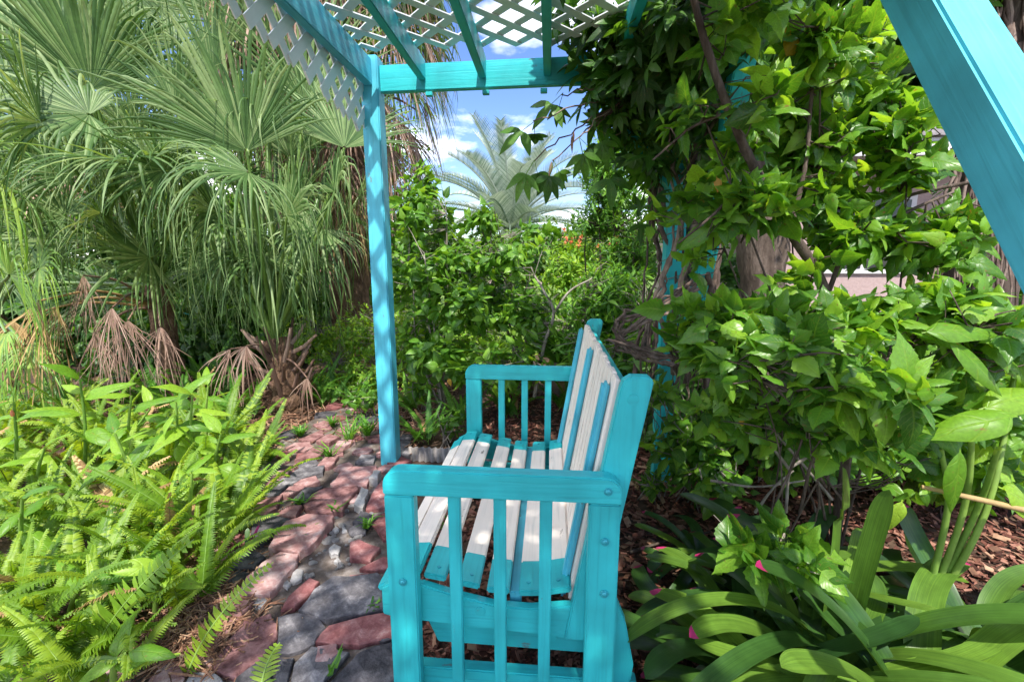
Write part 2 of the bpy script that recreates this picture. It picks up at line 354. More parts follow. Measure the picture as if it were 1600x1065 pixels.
# ------------------------------------------------------------------ wood pieces
def box_mesh(name, l, w, h, mats, bev=.004, cuts=None, taper=None):
    """bevelled box, x from 0 to l, centred in y and z; cuts = [x...] split lengthwise, material 1 outside the cuts"""
    bm = bmesh.new()
    bmesh.ops.create_cube(bm, size=1)
    for v in bm.verts: v.co = ((v.co.x + .5) * l, v.co.y * w, v.co.z * h)
    if bev: bmesh.ops.bevel(bm, geom=bm.edges[:], offset=bev, segments=2, affect='EDGES')
    if cuts:
        for c in cuts:
            bmesh.ops.bisect_plane(bm, geom=bm.verts[:] + bm.edges[:] + bm.faces[:], plane_co=(c, 0, 0), plane_no=(1, 0, 0))
        for f in bm.faces:
            x = f.calc_center_median().x
            if x < cuts[0] or x > cuts[-1]: f.material_index = 1
    me = bpy.data.meshes.new(name); bm.to_mesh(me); bm.free()
    for m in (mats if isinstance(mats, (list, tuple)) else [mats]): me.materials.append(m)
    return me
def frame(p0, p1, up):
    p0, p1, up = Vector(p0), Vector(p1), Vector(up)
    x = (p1 - p0).normalized(); y = up.cross(x).normalized(); z = x.cross(y)
    return Matrix(((x.x, y.x, z.x, p0.x), (x.y, y.y, z.y, p0.y), (x.z, y.z, z.z, p0.z), (0, 0, 0, 1)))
def board(name, p0, p1, w, h, mat, parent, up=(0, 0, 1), bev=.004, cuts=None):
    l = (Vector(p1) - Vector(p0)).length
    return put(name, box_mesh(name, l, w, h, mat, bev, cuts), parent, frame(p0, p1, up))
def prism(name, poly, y0, y1, mat, parent, bev=.004, upright=False):
    """outline poly [(x, z)] extruded from y0 to y1; object origin at its first corner"""
    ox, oz = poly[0]
    bm = bmesh.new()
    vs = [bm.verts.new((x - ox, 0, z - oz)) for x, z in poly]
    f = bm.faces.new(vs)
    r = bmesh.ops.extrude_face_region(bm, geom=[f])
    for v in r['geom']:
        if isinstance(v, bmesh.types.BMVert): v.co.y += y1 - y0
    bmesh.ops.recalc_face_normals(bm, faces=bm.faces[:])
    ee = [e for e in bm.edges if len(e.link_faces) == 2 and e.calc_face_angle() > .9]
    if bev: bmesh.ops.bevel(bm, geom=ee, offset=bev, segments=2, affect='EDGES')
    me = bpy.data.meshes.new(name); me.materials.append(mat)
    W = Matrix.Translation((ox, y0, oz))
    if upright:                                   # local x along the height, so that the grain runs up
        r = Matrix.Rotation(math.radians(-90), 4, 'Y'); bm.transform(r.inverted()); W = W @ r
    bm.to_mesh(me); bm.free()
    return put(name, me, parent, W)
def bolt_mesh():
    bm = bmesh.new()
    bmesh.ops.create_uvsphere(bm, u_segments=10, v_segments=6, radius=.0085)
    for v in bm.verts: v.co.z *= .6
    bmesh.ops.create_cone(bm, cap_ends=True, segments=14, radius1=.012, radius2=.011, depth=.002)
    me = bpy.data.meshes.new('bolt'); bm.to_mesh(me); bm.free(); me.materials.append(M['bolt'])
    return me
BOLT = bolt_mesh()

# ------------------------------------------------------------------ ground and path
bm = bmesh.new()
N = 120
xs = np.concatenate([np.linspace(-150, -6, 12), np.linspace(-5.5, 5.5, 70), np.linspace(6, 150, 12)])
ys = np.concatenate([np.linspace(-120, -2, 8), np.linspace(-1.5, 9, 70), np.linspace(10, 250, 14)])
def gz(x, y):
    return 0.012 * math.sin(x * 5.1 + y * 2.3) + .01 * math.sin(x * 2.7 - y * 6.1) - .02
V = [(x, y, gz(x, y)) for y in ys for x in xs]
nx = len(xs)
Q = [(j * nx + i, j * nx + i + 1, (j + 1) * nx + i + 1, (j + 1) * nx + i) for j in range(len(ys) - 1) for i in range(nx - 1)]
gobj = put('ground', mk_mesh('ground', V, Q, M['soil']), kind='structure')

# lawn further back
M['lawn'] = rough_mat('lawn', [(.3, (.06, .12, .02)), (.5, (.12, .20, .035)), (.7, (.22, .28, .07))], 20, .8, .03)
V = [(-30, 6.2, .012), (40, 6.2, .012), (40, 60, .03), (-30, 60, .03)]
put('lawn', mk_mesh('lawn', V, [(0, 1, 2, 3)], M['lawn']), kind='structure')

# flagstone path: mortar bed + stones
bed = [ground(*p) for p in [(120, 1120), (640, 1120), (640, 900), (625, 740), (640, 690), (600, 640), (520, 640), (440, 690), (385, 760), (370, 840), (300, 940)]]
bm = bmesh.new()
f = bm.faces.new([bm.verts.new((p.x, p.y, .006)) for p in bed])
bmesh.ops.triangulate(bm, faces=[f])
bmesh.ops.subdivide_edges(bm, edges=bm.edges[:], cuts=5, use_grid_fill=True)
for v in bm.verts: v.co.z = .010 + .014 * (rnd.random())
me = bpy.data.meshes.new('garden_path'); bm.to_mesh(me); bm.free(); me.materials.append(M['mortar'])
path = put('garden_path', me, kind='structure')

def stone(poly, top, thick, mat, bev=.006, tilt=(0, 0)):
    """one slab, world outline at height top; edges broken up, arris rounded"""
    P = [Vector((p.x, p.y, 0)) for p in poly]
    c = sum(P, Vector()) / len(P)
    ring = []
    for i, a in enumerate(P):
        b = P[(i + 1) % len(P)]; e = (b - a); n = Vector((-e.y, e.x, 0)).normalized()
        ring.append(a.lerp(c, -.07) + Vector((rnd.uniform(-.004, .004), rnd.uniform(-.004, .004), 0)))
        k = max(1, min(4, int(e.length / .06)))
        for j in range(1, k + 1):
            ring.append(a.lerp(b, j / (k + 1)).lerp(c, -.055) + n * rnd.uniform(-.006, .006))
    m = len(ring); V = []; Q = []
    def lvl(inset, z, jit=0):
        for p in ring:
            d = (c - p); q = p + d.normalized() * min(inset, d.length * .5)
            V.append((q.x - c.x, q.y - c.y, z + tilt[0] * (q.x - c.x) + tilt[1] * (q.y - c.y) + rnd.uniform(-jit, jit)))
    lvl(0, -thick); lvl(0, -bev * .8, .0012); lvl(bev * .6, 0, .0006); lvl(.045, .0004, .0008)
    for l in range(3):
        for i in range(m):
            j = (i + 1) % m
            Q.append((l * m + i, l * m + j, (l + 1) * m + j, (l + 1) * m + i))
    V.append((0, 0, .0005)); k = len(V) - 1
    me = bpy.data.meshes.new('stone')
    me.from_pydata(V, [], Q + [(3 * m + i, 3 * m + (i + 1) % m, k) for i in range(m)])
    me.materials.append(mat)
    for f in me.polygons: f.use_smooth = False
    bm = bmesh.new(); bm.from_mesh(me); bmesh.ops.recalc_face_normals(bm, faces=bm.faces[:]); bm.to_mesh(me); bm.free()
    return put('stone', me, path, Matrix.Translation((c.x, c.y, top)))
def cA(p): return (200 + p[0] * .2625, 860 + p[1] * .2625)
def cB(p): return (380 + p[0] * .2065, 660 + p[1] * .2065)
R_, P_, G_, W_ = 'stone_red', 'stone_pink', 'stone_grey', 'stone_white'
SA = [
 (P_, .035, [(520, 680), (560, 585), (700, 405), (845, 380), (880, 440), (875, 520), (800, 620), (640, 735)]),
 (G_, .032, [(893, 400), (1000, 372), (1110, 385), (1165, 455), (1095, 545), (960, 600), (892, 600)]),
 (G_, .045, [(1030, 340), (1120, 230), (1230, 155), (1480, 135), (1560, 200), (1540, 320), (1440, 345), (1190, 392)]),
 (R_, .04, [(915, 345), (955, 270), (1080, 165), (1128, 185), (1100, 230), (990, 325)]),
 (R_, .04, [(1135, 522), (1205, 445), (1400, 388), (1600, 360), (1620, 500), (1380, 552)]),
 (G_, .035, [(1000, 660), (1100, 570), (1305, 602), (1180, 745), (1120, 830), (970, 830)]),
 (G_, .04, [(1180, 810), (1330, 650), (1400, 590), (1640, 535), (1660, 830), (1200, 860)]),
 (G_, .03, [(860, 800), (895, 640), (980, 640), (945, 800)]),
 (P_, .035, [(440, 550), (560, 395), (660, 288), (745, 310), (640, 420), (535, 555)]),
 (P_, .05, [(650, 245), (715, 150), (800, 70), (905, 10), (1005, 25), (1000, 70), (910, 175), (840, 245)]),
 (W_, .03, [(735, 265), (800, 250), (835, 290), (800, 335), (745, 330)]),
 (W_, .03, [(965, 150), (1000, 105), (1045, 115), (1030, 160), (985, 185)]),
 (W_, .025, [(915, 200), (950, 165), (975, 190), (955, 225)]),
 (P_, .035, [(90, 830), (190, 690), (310, 650), (330, 760), (300, 850)]),
 (W_, .03, [(335, 800), (380, 690), (500, 715), (575, 790), (540, 850), (350, 850)]),
 (P_, .03, [(330, 640), (420, 560), (520, 570), (500, 680), (380, 680)]),
 (P_, .03, [(130, 640), (250, 560), (330, 600), (290, 650), (180, 690)]),
 (G_, .03, [(600, 830), (650, 745), (780, 650), (850, 640), (840, 800), (820, 860)]),
]
SB = [
 (P_, .055, [(672, 462), (740, 372), (830, 332), (1002, 322), (1000, 345), (925, 470), (690, 482)]),
 (P_, .055, [(468, 612), (520, 540), (625, 492), (862, 477), (855, 500), (742, 655), (520, 680)]),
 (P_, .062, [(205, 925), (260, 820), (330, 742), (480, 692), (670, 705), (655, 745), (500, 925), (420, 965)]),
 (P_, .05, [(60, 690), (75, 600), (292, 548), (245, 640), (180, 702)]),
 (G_, .05, [(70, 720), (240, 705), (345, 722), (220, 830), (125, 885), (60, 850)]),
 (G_, .05, [(75, 550), (150, 515), (330, 468), (268, 540)]),
 (P_, .05, [(275, 542), (350, 482), (470, 470), (430, 510), (340, 545)]),
 (P_, .055, [(385, 462), (440, 425), (550, 402), (580, 440), (480, 470)]),
 (P_, .05, [(75, 515), (190, 425), (390, 308), (400, 330), (320, 395), (215, 460), (150, 505)]),
 (G_, .05, [(340, 410), (420, 342), (610, 325), (590, 370), (440, 415)]),
 (G_, .055, [(380, 570), (470, 490), (600, 482), (520, 530), (460, 610)]),
 (P_, .05, [(260, 690), (330, 625), (440, 620), (400, 700), (330, 705)]),
 (G_, .05, [(220, 465), (300, 415), (440, 420), (350, 460)]),
 (R_, .04, [(935, 645), (975, 535), (1050, 435), (1130, 470), (1110, 620)]),
 (R_, .035, [(975, 765), (1060, 685), (1180, 720), (1170, 880), (1060, 870)]),
 (R_, .04, [(812, 900), (880, 882), (1035, 940), (960, 1035), (805, 1015)]),
 (R_, .04, [(890, 1090), (1060, 1010), (1180, 1040), (1170, 1100), (1000, 1110)]),
 (G_, .045, [(835, 745), (895, 665), (975, 690), (945, 765)]),
 (W_, .06, [(845, 605), (890, 488), (948, 505), (905, 645)]),
 (W_, .07, [(950, 410), (990, 358), (1040, 362), (1010, 420)]),
 (G_, .035, [(795, 800), (860, 760), (940, 775), (925, 830), (830, 850)]),
 (W_, .04, [(640, 950), (690, 915), (745, 935), (720, 985), (660, 990)]),
 (W_, .035, [(690, 1040), (715, 1010), (740, 1040), (715, 1060)]),
 (P_, .05, [(695, 160), (755, 108), (845, 138), (770, 172)]),
 (P_, .05, [(395, 275), (525, 190), (630, 190), (560, 255)]),
 (P_, .045, [(560, 130), (640, 85), (730, 100), (650, 150)]),
 (G_, .045, [(850, 290), (900, 240), (1000, 250), (985, 300)]),
 (P_, .045, [(700, 60), (760, 30), (850, 45), (790, 80)]),
 (P_, .05, [(560, 320), (620, 260), (720, 250), (690, 300), (640, 330)]),
 (W_, .03, [(675, 800), (700, 775), (730, 800), (700, 825)]), (W_, .03, [(740, 790), (765, 770), (790, 815), (750, 820)]),
]
for m_, z, poly in SA: stone([ground(*cA(p), z) for p in poly], z, z + .02, M[m_])
for m_, z, poly in SB:
    tl = (rnd.uniform(-.02, .02), rnd.uniform(-.02, .02))
    stone([ground(*cB(p), z) for p in poly], z, z + .02, M[m_], tilt=tl)
# the rest of the bed: smaller flags between and beyond
placed = [[ground(*cA(p), z) for p in poly] for _, z, poly in SA] + [[ground(*cB(p), z) for p in poly] for _, z, poly in SB]
cent = [(sum((p.x for p in q)) / len(q), sum((p.y for p in q)) / len(q)) for q in placed]
vert = [(p.x, p.y) for q in placed for p in q] + cent
r2 = random.Random(5); tries = 0; cnt = 0
while cnt < 70 and tries < 4000:
    tries += 1
    g_ = ground(r2.uniform(150, 640), r2.uniform(640, 1090)); x, y = g_.x, g_.y
    inside = False; n_ = len(bed)
    for i in range(n_):
        p, q = bed[i], bed[(i + 1) % n_]
        if (p.y > y) != (q.y > y) and x < (q.x - p.x) * (y - p.y) / (q.y - p.y) + p.x: inside = not inside
    if not inside: continue
    dmin = min((x - u) ** 2 + (y - v) ** 2 for u, v in vert) ** .5
    if dmin < .055: continue
    rr_ = min(.085, dmin * .8); k_ = r2.randint(4, 6); a0 = r2.uniform(0, 6.28)
    poly = [Vector((x + rr_ * r2.uniform(.75, 1.2) * math.cos(a0 + 6.283 * i / k_), y + rr_ * r2.uniform(.75, 1.2) * math.sin(a0 + 6.283 * i / k_), 0)) for i in range(k_)]
    stone(poly, .032 + r2.uniform(0, .008), .04, M[r2.choice(['stone_red', 'stone_pink', 'stone_grey', 'stone_pink'])]); vert += [(p.x, p.y) for p in poly] + [(x, y)]; cnt += 1
# pebbles in the gap beside the path
PEB = []
for v in range(3):
    bm = bmesh.new(); bmesh.ops.create_icosphere(bm, subdivisions=2, radius=1)
    for q in bm.verts: q.co = Vector((q.co.x * 1.1, q.co.y * .85, q.co.z * .6)) * rnd.uniform(.8, 1.15)
    me = bpy.data.meshes.new('pebble'); bm.to_mesh(me); bm.free(); me.materials.append(M['stone_white']); PEB.append(me)
for i in range(46):
    u = rnd.random(); px, py = 505 + 60 * u + rnd.uniform(-35, 40), 880 - 120 * u + rnd.uniform(-25, 25)
    g = ground(px, py, .02); s = rnd.uniform(.006, .02)
    put('pebble', PEB[i % 3], path, Matrix.Translation(g) @ Matrix.Rotation(rnd.uniform(0, 6), 4, 'Z') @ Matrix.Diagonal((s, s, s, 1)))

# mulch chips and dry needles: far too many to count
def scatter_chips(name, mat, n, region, smin, smax, aspect, lift=.02):
    P = []
    while len(P) < n:
        x, y = region()
        P.append((x, y, gz(x, y) + nr.uniform(.004, lift)))
    P = np.array(P)
    base = np.array([(-.5, -.5, -.5), (.5, -.5, -.5), (.5, .5, -.5), (-.5, .5, -.5), (-.5, -.5, .5), (.5, -.5, .5), (.5, .5, .5), (-.5, .5, .5)], float)
    q = np.array([(0, 3, 2, 1), (4, 5, 6, 7), (0, 1, 5, 4), (1, 2, 6, 5), (2, 3, 7, 6), (3, 0, 4, 7)])
    L_ = nr.uniform(smin, smax, n); 
    az = nr.uniform(0, 2 * np.pi, n); el = nr.normal(0, .28, n); rl = nr.normal(0, .5, n)
    X = np.stack([np.cos(az) * np.cos(el), np.sin(az) * np.cos(el), np.sin(el)], 1)
    Y = np.stack([-np.sin(az), np.cos(az), rl], 1); Y /= np.linalg.norm(Y, axis=1)[:, None]
    Z = np.cross(X, Y)
    S = base[None] * np.stack([L_, L_ * aspect * nr.uniform(.6, 1.3, n), np.full(n, .003)], 1)[:, None, :]
    V = P[:, None] + S[..., 0:1] * X[:, None] + S[..., 1:2] * Y[:, None] + S[..., 2:3] * Z[:, None]
    Q = (q[None] + 8 * np.arange(n)[:, None, None]).reshape(-1, 4)
    me = mk_mesh(name, V.reshape(-1, 3), Q, mat, var=np.repeat(nr.rand(n), 6), smooth=False)
    return put(name, me, kind='stuff')
def reg_mulch():
    return nr.uniform(-.55, 2.7), 1.0 + 3.4 * nr.rand() ** 1.5
o = scatter_chips('mulch', M['mulch'], 21000, reg_mulch, .008, .055, .36); tag(o, 'red brown bark mulch covering the soil under and behind the bench', 'mulch')
def reg_lit():
    u = nr.rand(); g = ground(300 + 90 * u + nr.normal(0, 45), 1050 - 260 * u + nr.normal(0, 22)); return g.x, g.y
o = scatter_chips('dry_litter', M['litter'], 5000, reg_lit, .03, .11, .05, .06); tag(o, 'brown dry fern litter along the left edge of the flagstone path', 'litter')
def reg_palm():
    return nr.uniform(-4.2, -.9), nr.uniform(2.7, 4.6)
o = scatter_chips('palm_litter', M['litter'], 6000, reg_palm, .03, .16, .07, .04); tag(o, 'brown leaf litter on the soil under the fan palms', 'litter')
def reg_leaf():
    return nr.uniform(-.5, 2.5), nr.uniform(1.0, 3.2)
o = scatter_chips('leaf_litter', M['litter'], 900, reg_leaf, .02, .07, .5, .03); tag(o, 'dry fallen leaves scattered over the mulch round the bench', 'litter')
def reg_dirt():
    u = nr.rand(); g = ground(500 + 70 * u + nr.normal(0, 35), 900 - 150 * u + nr.normal(0, 30)); return g.x, g.y
o = scatter_chips('path_debris', M['mulch'], 1400, reg_dirt, .006, .03, .3, .012); tag(o, 'bits of bark and dirt in the gap of the flagstone path', 'debris')

# ------------------------------------------------------------------ arbor
T, TB = M['teal'], M['teal_skylit']
YB = 2.64
arb = root('garden_arbor', 'turquoise timber arbor with white lattice roof standing over the bench', 'arbor', (0, 1.4, 0))
XL, XR = -.99, .68
def post(x, y, top, mat): return board('post', (x, y, -.05), (x, y, top), .098, .098, mat, arb, up=(0, 1, 0), bev=.006)
post(XL, YB, 2.36, TB); post(XR, YB, 2.34, T)
post(XL, -.35, 2.36, TB); post(XR + .12, -.35, 2.34, T)
board('beam', (XL + .05, YB, 2.25), (XR + .3, YB, 2.27), .04, .135, T, arb)
board('beam', (XL - .1, -.35, 2.235), (XR + .3, -.35, 2.235), .04, .135, T, arb)
board('beam', (XL - .005, -.45, 2.265), (XL - .005, YB - .05, 2.275), .045, .135, TB, arb)
for x in (-.705, -.375, -.03, .33, .66):
    board('rafter', (x, -.5, 2.285), (x, YB - .022, 2.285), .04, .10, T, arb)
# knee brace at the far right post and the pair of long raking legs on the right
board('knee_brace', at(905, 92, YB - .055), at(1075, 330, YB - .055), .045, .09, T, arb, up=(0, 1, 0))
pA0, pA1 = atx(1080, 520, .79), atx(1186, -40, .79)
board('raking_leg', pA0, pA0 + (pA1 - pA0) * 1.12, .085, .085, T, arb, up=(1, 0, 0), bev=.006)
pB0, pB1 = atx(1600, 262, .80), atx(1452, 0, .80)
dB = (pB1 - pB0).normalized()
board('raking_leg', pB0 - dB * 1.5, pB1 + dB * .75, .098, .098, TB, arb, up=(1, 0, 0), bev=.006)
# small block ends under the far beam
for px in (672, 760, 850):
    c = at(px, 133, YB); board('cleat', (c.x - .018, YB - .02, 2.163), (c.x + .018, YB - .02, 2.163), .03, .02, T, arb, bev=.002)

def lattice(name, to_world, u0, u1, v0, v1, lower=None, pitch=.128, w=.043, th=.005, parent=arb):
    """strips at +-45 degrees in panel coordinates; lower(u) trims the panel from below"""
    pan = bpy.data.objects.new(name, None); COL.objects.link(pan); pan.parent = parent
    WM[pan] = WM[parent].copy(); pan.empty_display_size = .05
    step = pitch * math.sqrt(2)
    for layer, s in ((0, 1), (1, -1)):
        c = -8.0
        while c < 8.0:
            c += step
            ts = [t for t in np.arange(u0, u1 + 1e-6, .004)]
            ins = [t for t in ts if v0 <= s * t + c <= v1 and (lower is None or s * t + c >= lower(t))]
            if len(ins) < 8: continue
            a, b = ins[0], ins[-1]
            p0, p1 = to_world(a, s * a + c, layer * th * 1.1), to_world(b, s * b + c, layer * th * 1.1)
            nrm = to_world(0, 0, 1.0) - to_world(0, 0, 0)
            board('slat', p0, p1, w, th, M['lattice'], pan, up=nrm, bev=0)
    return pan
lattice('lattice_roof', lambda u, v, n: Vector((u, v, 2.342 + n)), XL + .02, XR + .03, -.35, YB - .13)
def valance(y):        # arched lower edge of the side panel
    t = (YB - y) / 2.6
    return 2.215 - .27 + .13 * math.sin(min(1, max(0, t)) * math.pi * .9) 
lattice('lattice_valance', lambda u, v, n: Vector((XL - .035 - n, u, v)), -.3, YB - .03, 1.9, 2.30, valance, pitch=.098, w=.046)

# ------------------------------------------------------------------ glider bench
bench = root('glider_bench', 'turquoise and white slatted wooden glider bench facing the path', 'bench', (-.12, 1.77, 0))
Y0, Y1 = 1.11, 2.38
def rail_poly(x0, x1, z0, z1, r=.045):
    p = [(x0, z0), (x1, z0)]
    for k in range(7): a = k / 6 * math.pi / 2; p.append((x1 - r + r * math.cos(a), z1 - r + r * math.sin(a)))
    for k in range(7): a = math.pi / 2 + k / 6 * math.pi / 2; p.append((x0 + r + r * math.cos(a), z1 - r + r * math.sin(a)))
    return p
for yy, s in ((Y0, 1), (Y1, -1)):
    a, b = (yy, yy + .045) if s > 0 else (yy - .045, yy)
    prism('arm_rail', rail_poly(-.445, .195,   .652, .725), a, b, T, bench, .004)
    ym = (a + b) / 2
    board('arm_post', (-.402, ym, .02), (-.402, ym, .650), .041, .082, T, bench, up=(1, 0, 0))
    board('arm_post', (.152, ym, .02), (.152, ym, .650), .041, .082, T, bench, up=(1, 0, 0))
    for x in (-.252, -.127, -.002):
        board('baluster', (x, ym, .045), (x, ym, .650), .022, .034, T, bench, up=(1, 0, 0), bev=.003)
    board('base_rail', (-.44, ym + s * .05, .03), (.27, ym + s * .05, .03), .04, .065, T, bench)
    prism('glider_arm', [(-.37, .215), (.20, .20), (.23, .11), (-.33, .115)], ym + s * .085 - .015, ym + s * .085 + .015, T, bench)
    prism('seat_side', [(-.485, .235), (-.44, .225), (.145, .19), (.15, .30), (.06, .30), (-.04, .285), (-.14, .287), (-.25, .31), (-.36, .34), (-.45, .345), (-.485, .325)], ym + s * .03, ym + s * .06, T, bench)
    prism('rear_foot', [(.185, .0), (.245, .0), (.258, .12), (.232, .25), (.2, .33), (.185, .28)], ym + s * .03, ym + s * .075, T, bench, upright=True)
    if s > 0:
        for x, z in ((.158, .688),): put('bolt', BOLT, bench, Matrix.Translation((x, a - .001, z)) @ Matrix.Rotation(math.radians(90), 4, 'X'))
        for x, z in ((.155, .545), (.158, .39), (-.40, .39)): put('bolt', BOLT, bench, Matrix.Translation((x, a - .001, z)) @ Matrix.Rotation(math.radians(90), 4, 'X'))
SL = [(-.475, .318, -.55), (-.405, .362, -.10), (-.329, .351, .14), (-.228, .332, .16), (-.140, .318, .06), (-.045, .316, -.07), (.042, .330, -.22)]
for x, z, rot in SL:
    up = (math.sin(-rot) * -1 if False else -math.sin(rot) * -1, 0, math.cos(rot))
    board('seat_slat', (x, Y0 + .075, z), (x, Y1 - .075, z), .067, .02, [M['white'], T], bench, up=(math.sin(rot) * 1, 0, math.cos(rot)), bev=.0045, cuts=[.135, Y1 - Y0 - .15 - .12])
SCREW = box_mesh('screw', .002, .009, .009, M['bolt'], .0)
for x, z, rot in SL[1:]:
    for y in (Y0 + .11, Y0 + .62, Y1 - .11):
        put('screw', SCREW, bench, Matrix.Translation((x + math.sin(rot) * .0102 + rnd.uniform(-.006, .006), y, z + math.cos(rot) * .0102)) @ Matrix.Rotation(rot, 4, 'Y') @ Matrix.Rotation(math.radians(-90), 4, 'Y') @ Matrix.Rotation(rnd.random(), 4, 'X'))
bm = bmesh.new(); bmesh.ops.create_cone(bm, cap_ends=True, segments=20, radius1=.0155, radius2=.0145, depth=.003)
PLUG = bpy.data.meshes.new('wood_plug'); bm.to_mesh(PLUG); bm.free(); PLUG.materials.append(M['teal'])
for x, y, z in ((.218, Y0 + .0415, .925), (.09, Y0 + .0520, .262), (-.19, Y0 + .0520, .268), (.02, Y0 + .0920, .16)):
    put('wood_plug', PLUG, bench, Matrix.Translation((x, y, z)) @ Matrix.Rotation(math.radians(90), 4, 'X'))
board('seat_stretcher', (-.09, Y0 + .10, .275), (-.09, Y1 - .10, .275), .035, .05, M['teal_skylit'], bench)
board('front_stretcher', (-.455, Y0 + .09, .265), (-.455, Y1 - .09, .265), .03, .07, T, bench)
board('base_stretcher', (.19, Y0 + .1, .07), (.19, Y1 - .1, .07), .04, .07, T, bench)
# raked back
bz0, bz1 = .29, .965
def bx(z): return .068 + (z - .36) * .165
lean = Vector((.165, 0, 1)).normalized(); fwd = Vector((-1, 0, .165)).normalized()
for y in (Y0 + .062, Y1 - .062):
    z1_ = .985
    prism('back_post', [(bx(.2) + .015, .2), (bx(.2) + .095, .2), (bx(z1_) + .098, z1_ - .01), (bx(z1_) + .085, z1_), (bx(z1_) + .04, z1_), (bx(z1_) + .022, z1_ - .012), (bx(z1_) + .014, z1_ - .035)], y - .02, y + .02, T, bench, .004, True)
yb0, yb1 = Y0 + .088, Y1 - .088
ribs = [yb0 + .055, (yb0 + yb1) / 2 + .01, yb1 - .02]
nsl = 15; pw = (yb1 - yb0) / nsl
for i in range(nsl):
    y = yb0 + pw * (i + .5)
    zt = bz1 + .004 * math.sin(i * 2.1)
    a = Vector((bx(bz0) + .018, y, bz0)); b = Vector((bx(zt) + .018, y, zt))
    board('back_slat', a, b, pw - .006, .016, M['white'], bench, up=fwd, bev=.003)
for y in ribs:
    a = Vector((bx(.27) - .004, y, .27)); b = Vector((bx(.945) - .004, y, .945))
    board('back_rib', a, b, .04, .022, TB, bench, up=fwd, bev=.008)
for z in (.42, .90):
    board('back_rail', (bx(z) + .05, yb0, z), (bx(z) + .05, yb1, z), .07, .03, T, bench, up=fwd)
# ------------------------------------------------------------------ leaves
def leaf_tmpl(rows, width, peak=.4, serr=0.0, fold=.25, droop=.25, pw=1.0, stalk=0.0, twist=0.0, wave=0.0, cols=3, curl=0.0):
    """leaf of length 1 along +y, upper side +z: (V, Q, uv)"""
    t = np.linspace(0, 1, rows + 1)
    prof = np.where(t < peak, np.sin(t / peak * np.pi / 2) ** .8, np.cos((t - peak) / (1 - peak) * np.pi / 2) ** pw)
    prof = np.maximum(prof, .02)
    if serr: prof[1:-1] *= 1 + serr * np.where(np.arange(1, rows) % 2, 1, -1)
    hw = prof * width / 2
    y = stalk + t * (1 - stalk)
    z = -droop * t ** 2
    V = []; Q = []; uv = []
    us = np.linspace(-1, 1, cols); sx = nr.uniform(-.06, .06)
    for i in range(rows + 1):
        for u_ in us:
            zz = z[i] + fold * hw[i] * abs(u_) ** .8 - (curl * hw[i] * abs(u_) ** 3) + wave * math.sin(t[i] * 11 + u_ * 1.5) * abs(u_)
            V.append((hw[i] * u_ + sx * math.sin(t[i] * 3), y[i] - serr * .02 * abs(u_) - .06 * abs(u_) * prof[i] * (1 if cols > 3 else 0), zz))
    for i in range(rows):
        for j in range(cols - 1):
            Q.append((i * cols + j, i * cols + j + 1, (i + 1) * cols + j + 1, (i + 1) * cols + j))
            a0, a1 = j / (cols - 1), (j + 1) / (cols - 1)
            uv += [(a0, t[i]), (a1, t[i]), (a1, t[i + 1]), (a0, t[i + 1])]
    V, Q, uv = np.array(V), np.array(Q), np.array(uv)
    if stalk:
        n = len(V); w = .012
        V = np.concatenate([V, [(-w, 0, .0), (w, 0, .0), (w, stalk + .03, 0), (-w, stalk + .03, 0)]])
        Q = np.concatenate([Q, [(n, n + 1, n + 2, n + 3)]]); uv = np.concatenate([uv, [(.5, 0)] * 4])
    return V, Q, uv
def merge(ts, Ms):
    V = []; Q = []; uv = []; n = 0
    for (v, q, u), m in zip(ts, Ms):
        m = np.array(m); V.append(v @ m[:3, :3].T + m[:3, 3]); Q.append(q + n); uv.append(u); n += len(v)
    return np.concatenate(V), np.concatenate(Q), np.concatenate(uv)
def palmate(nl, size, width):
    base = leaf_tmpl(6, width, .45, .04, .2, .3)
    Ms = []
    for k in range(nl):
        a = (k - (nl - 1) / 2) * (2.3 / max(1, nl - 1)); s = size * (1 - .12 * abs(k - (nl - 1) / 2))
        Ms.append(Matrix.Translation((0, .38, 0)) @ Matrix.Rotation(-a, 4, 'Z') @ Matrix.Rotation(rnd.uniform(-.3, .1), 4, 'X') @ Matrix.Scale(s, 4))
    st = (np.array([(-.01, 0, 0), (.01, 0, 0), (.01, .4, 0), (-.01, .4, 0)]), np.array([(0, 1, 2, 3)]), np.zeros((4, 2)) + .5)
    return merge([base] * nl + [st], Ms + [Matrix.Identity(4)])
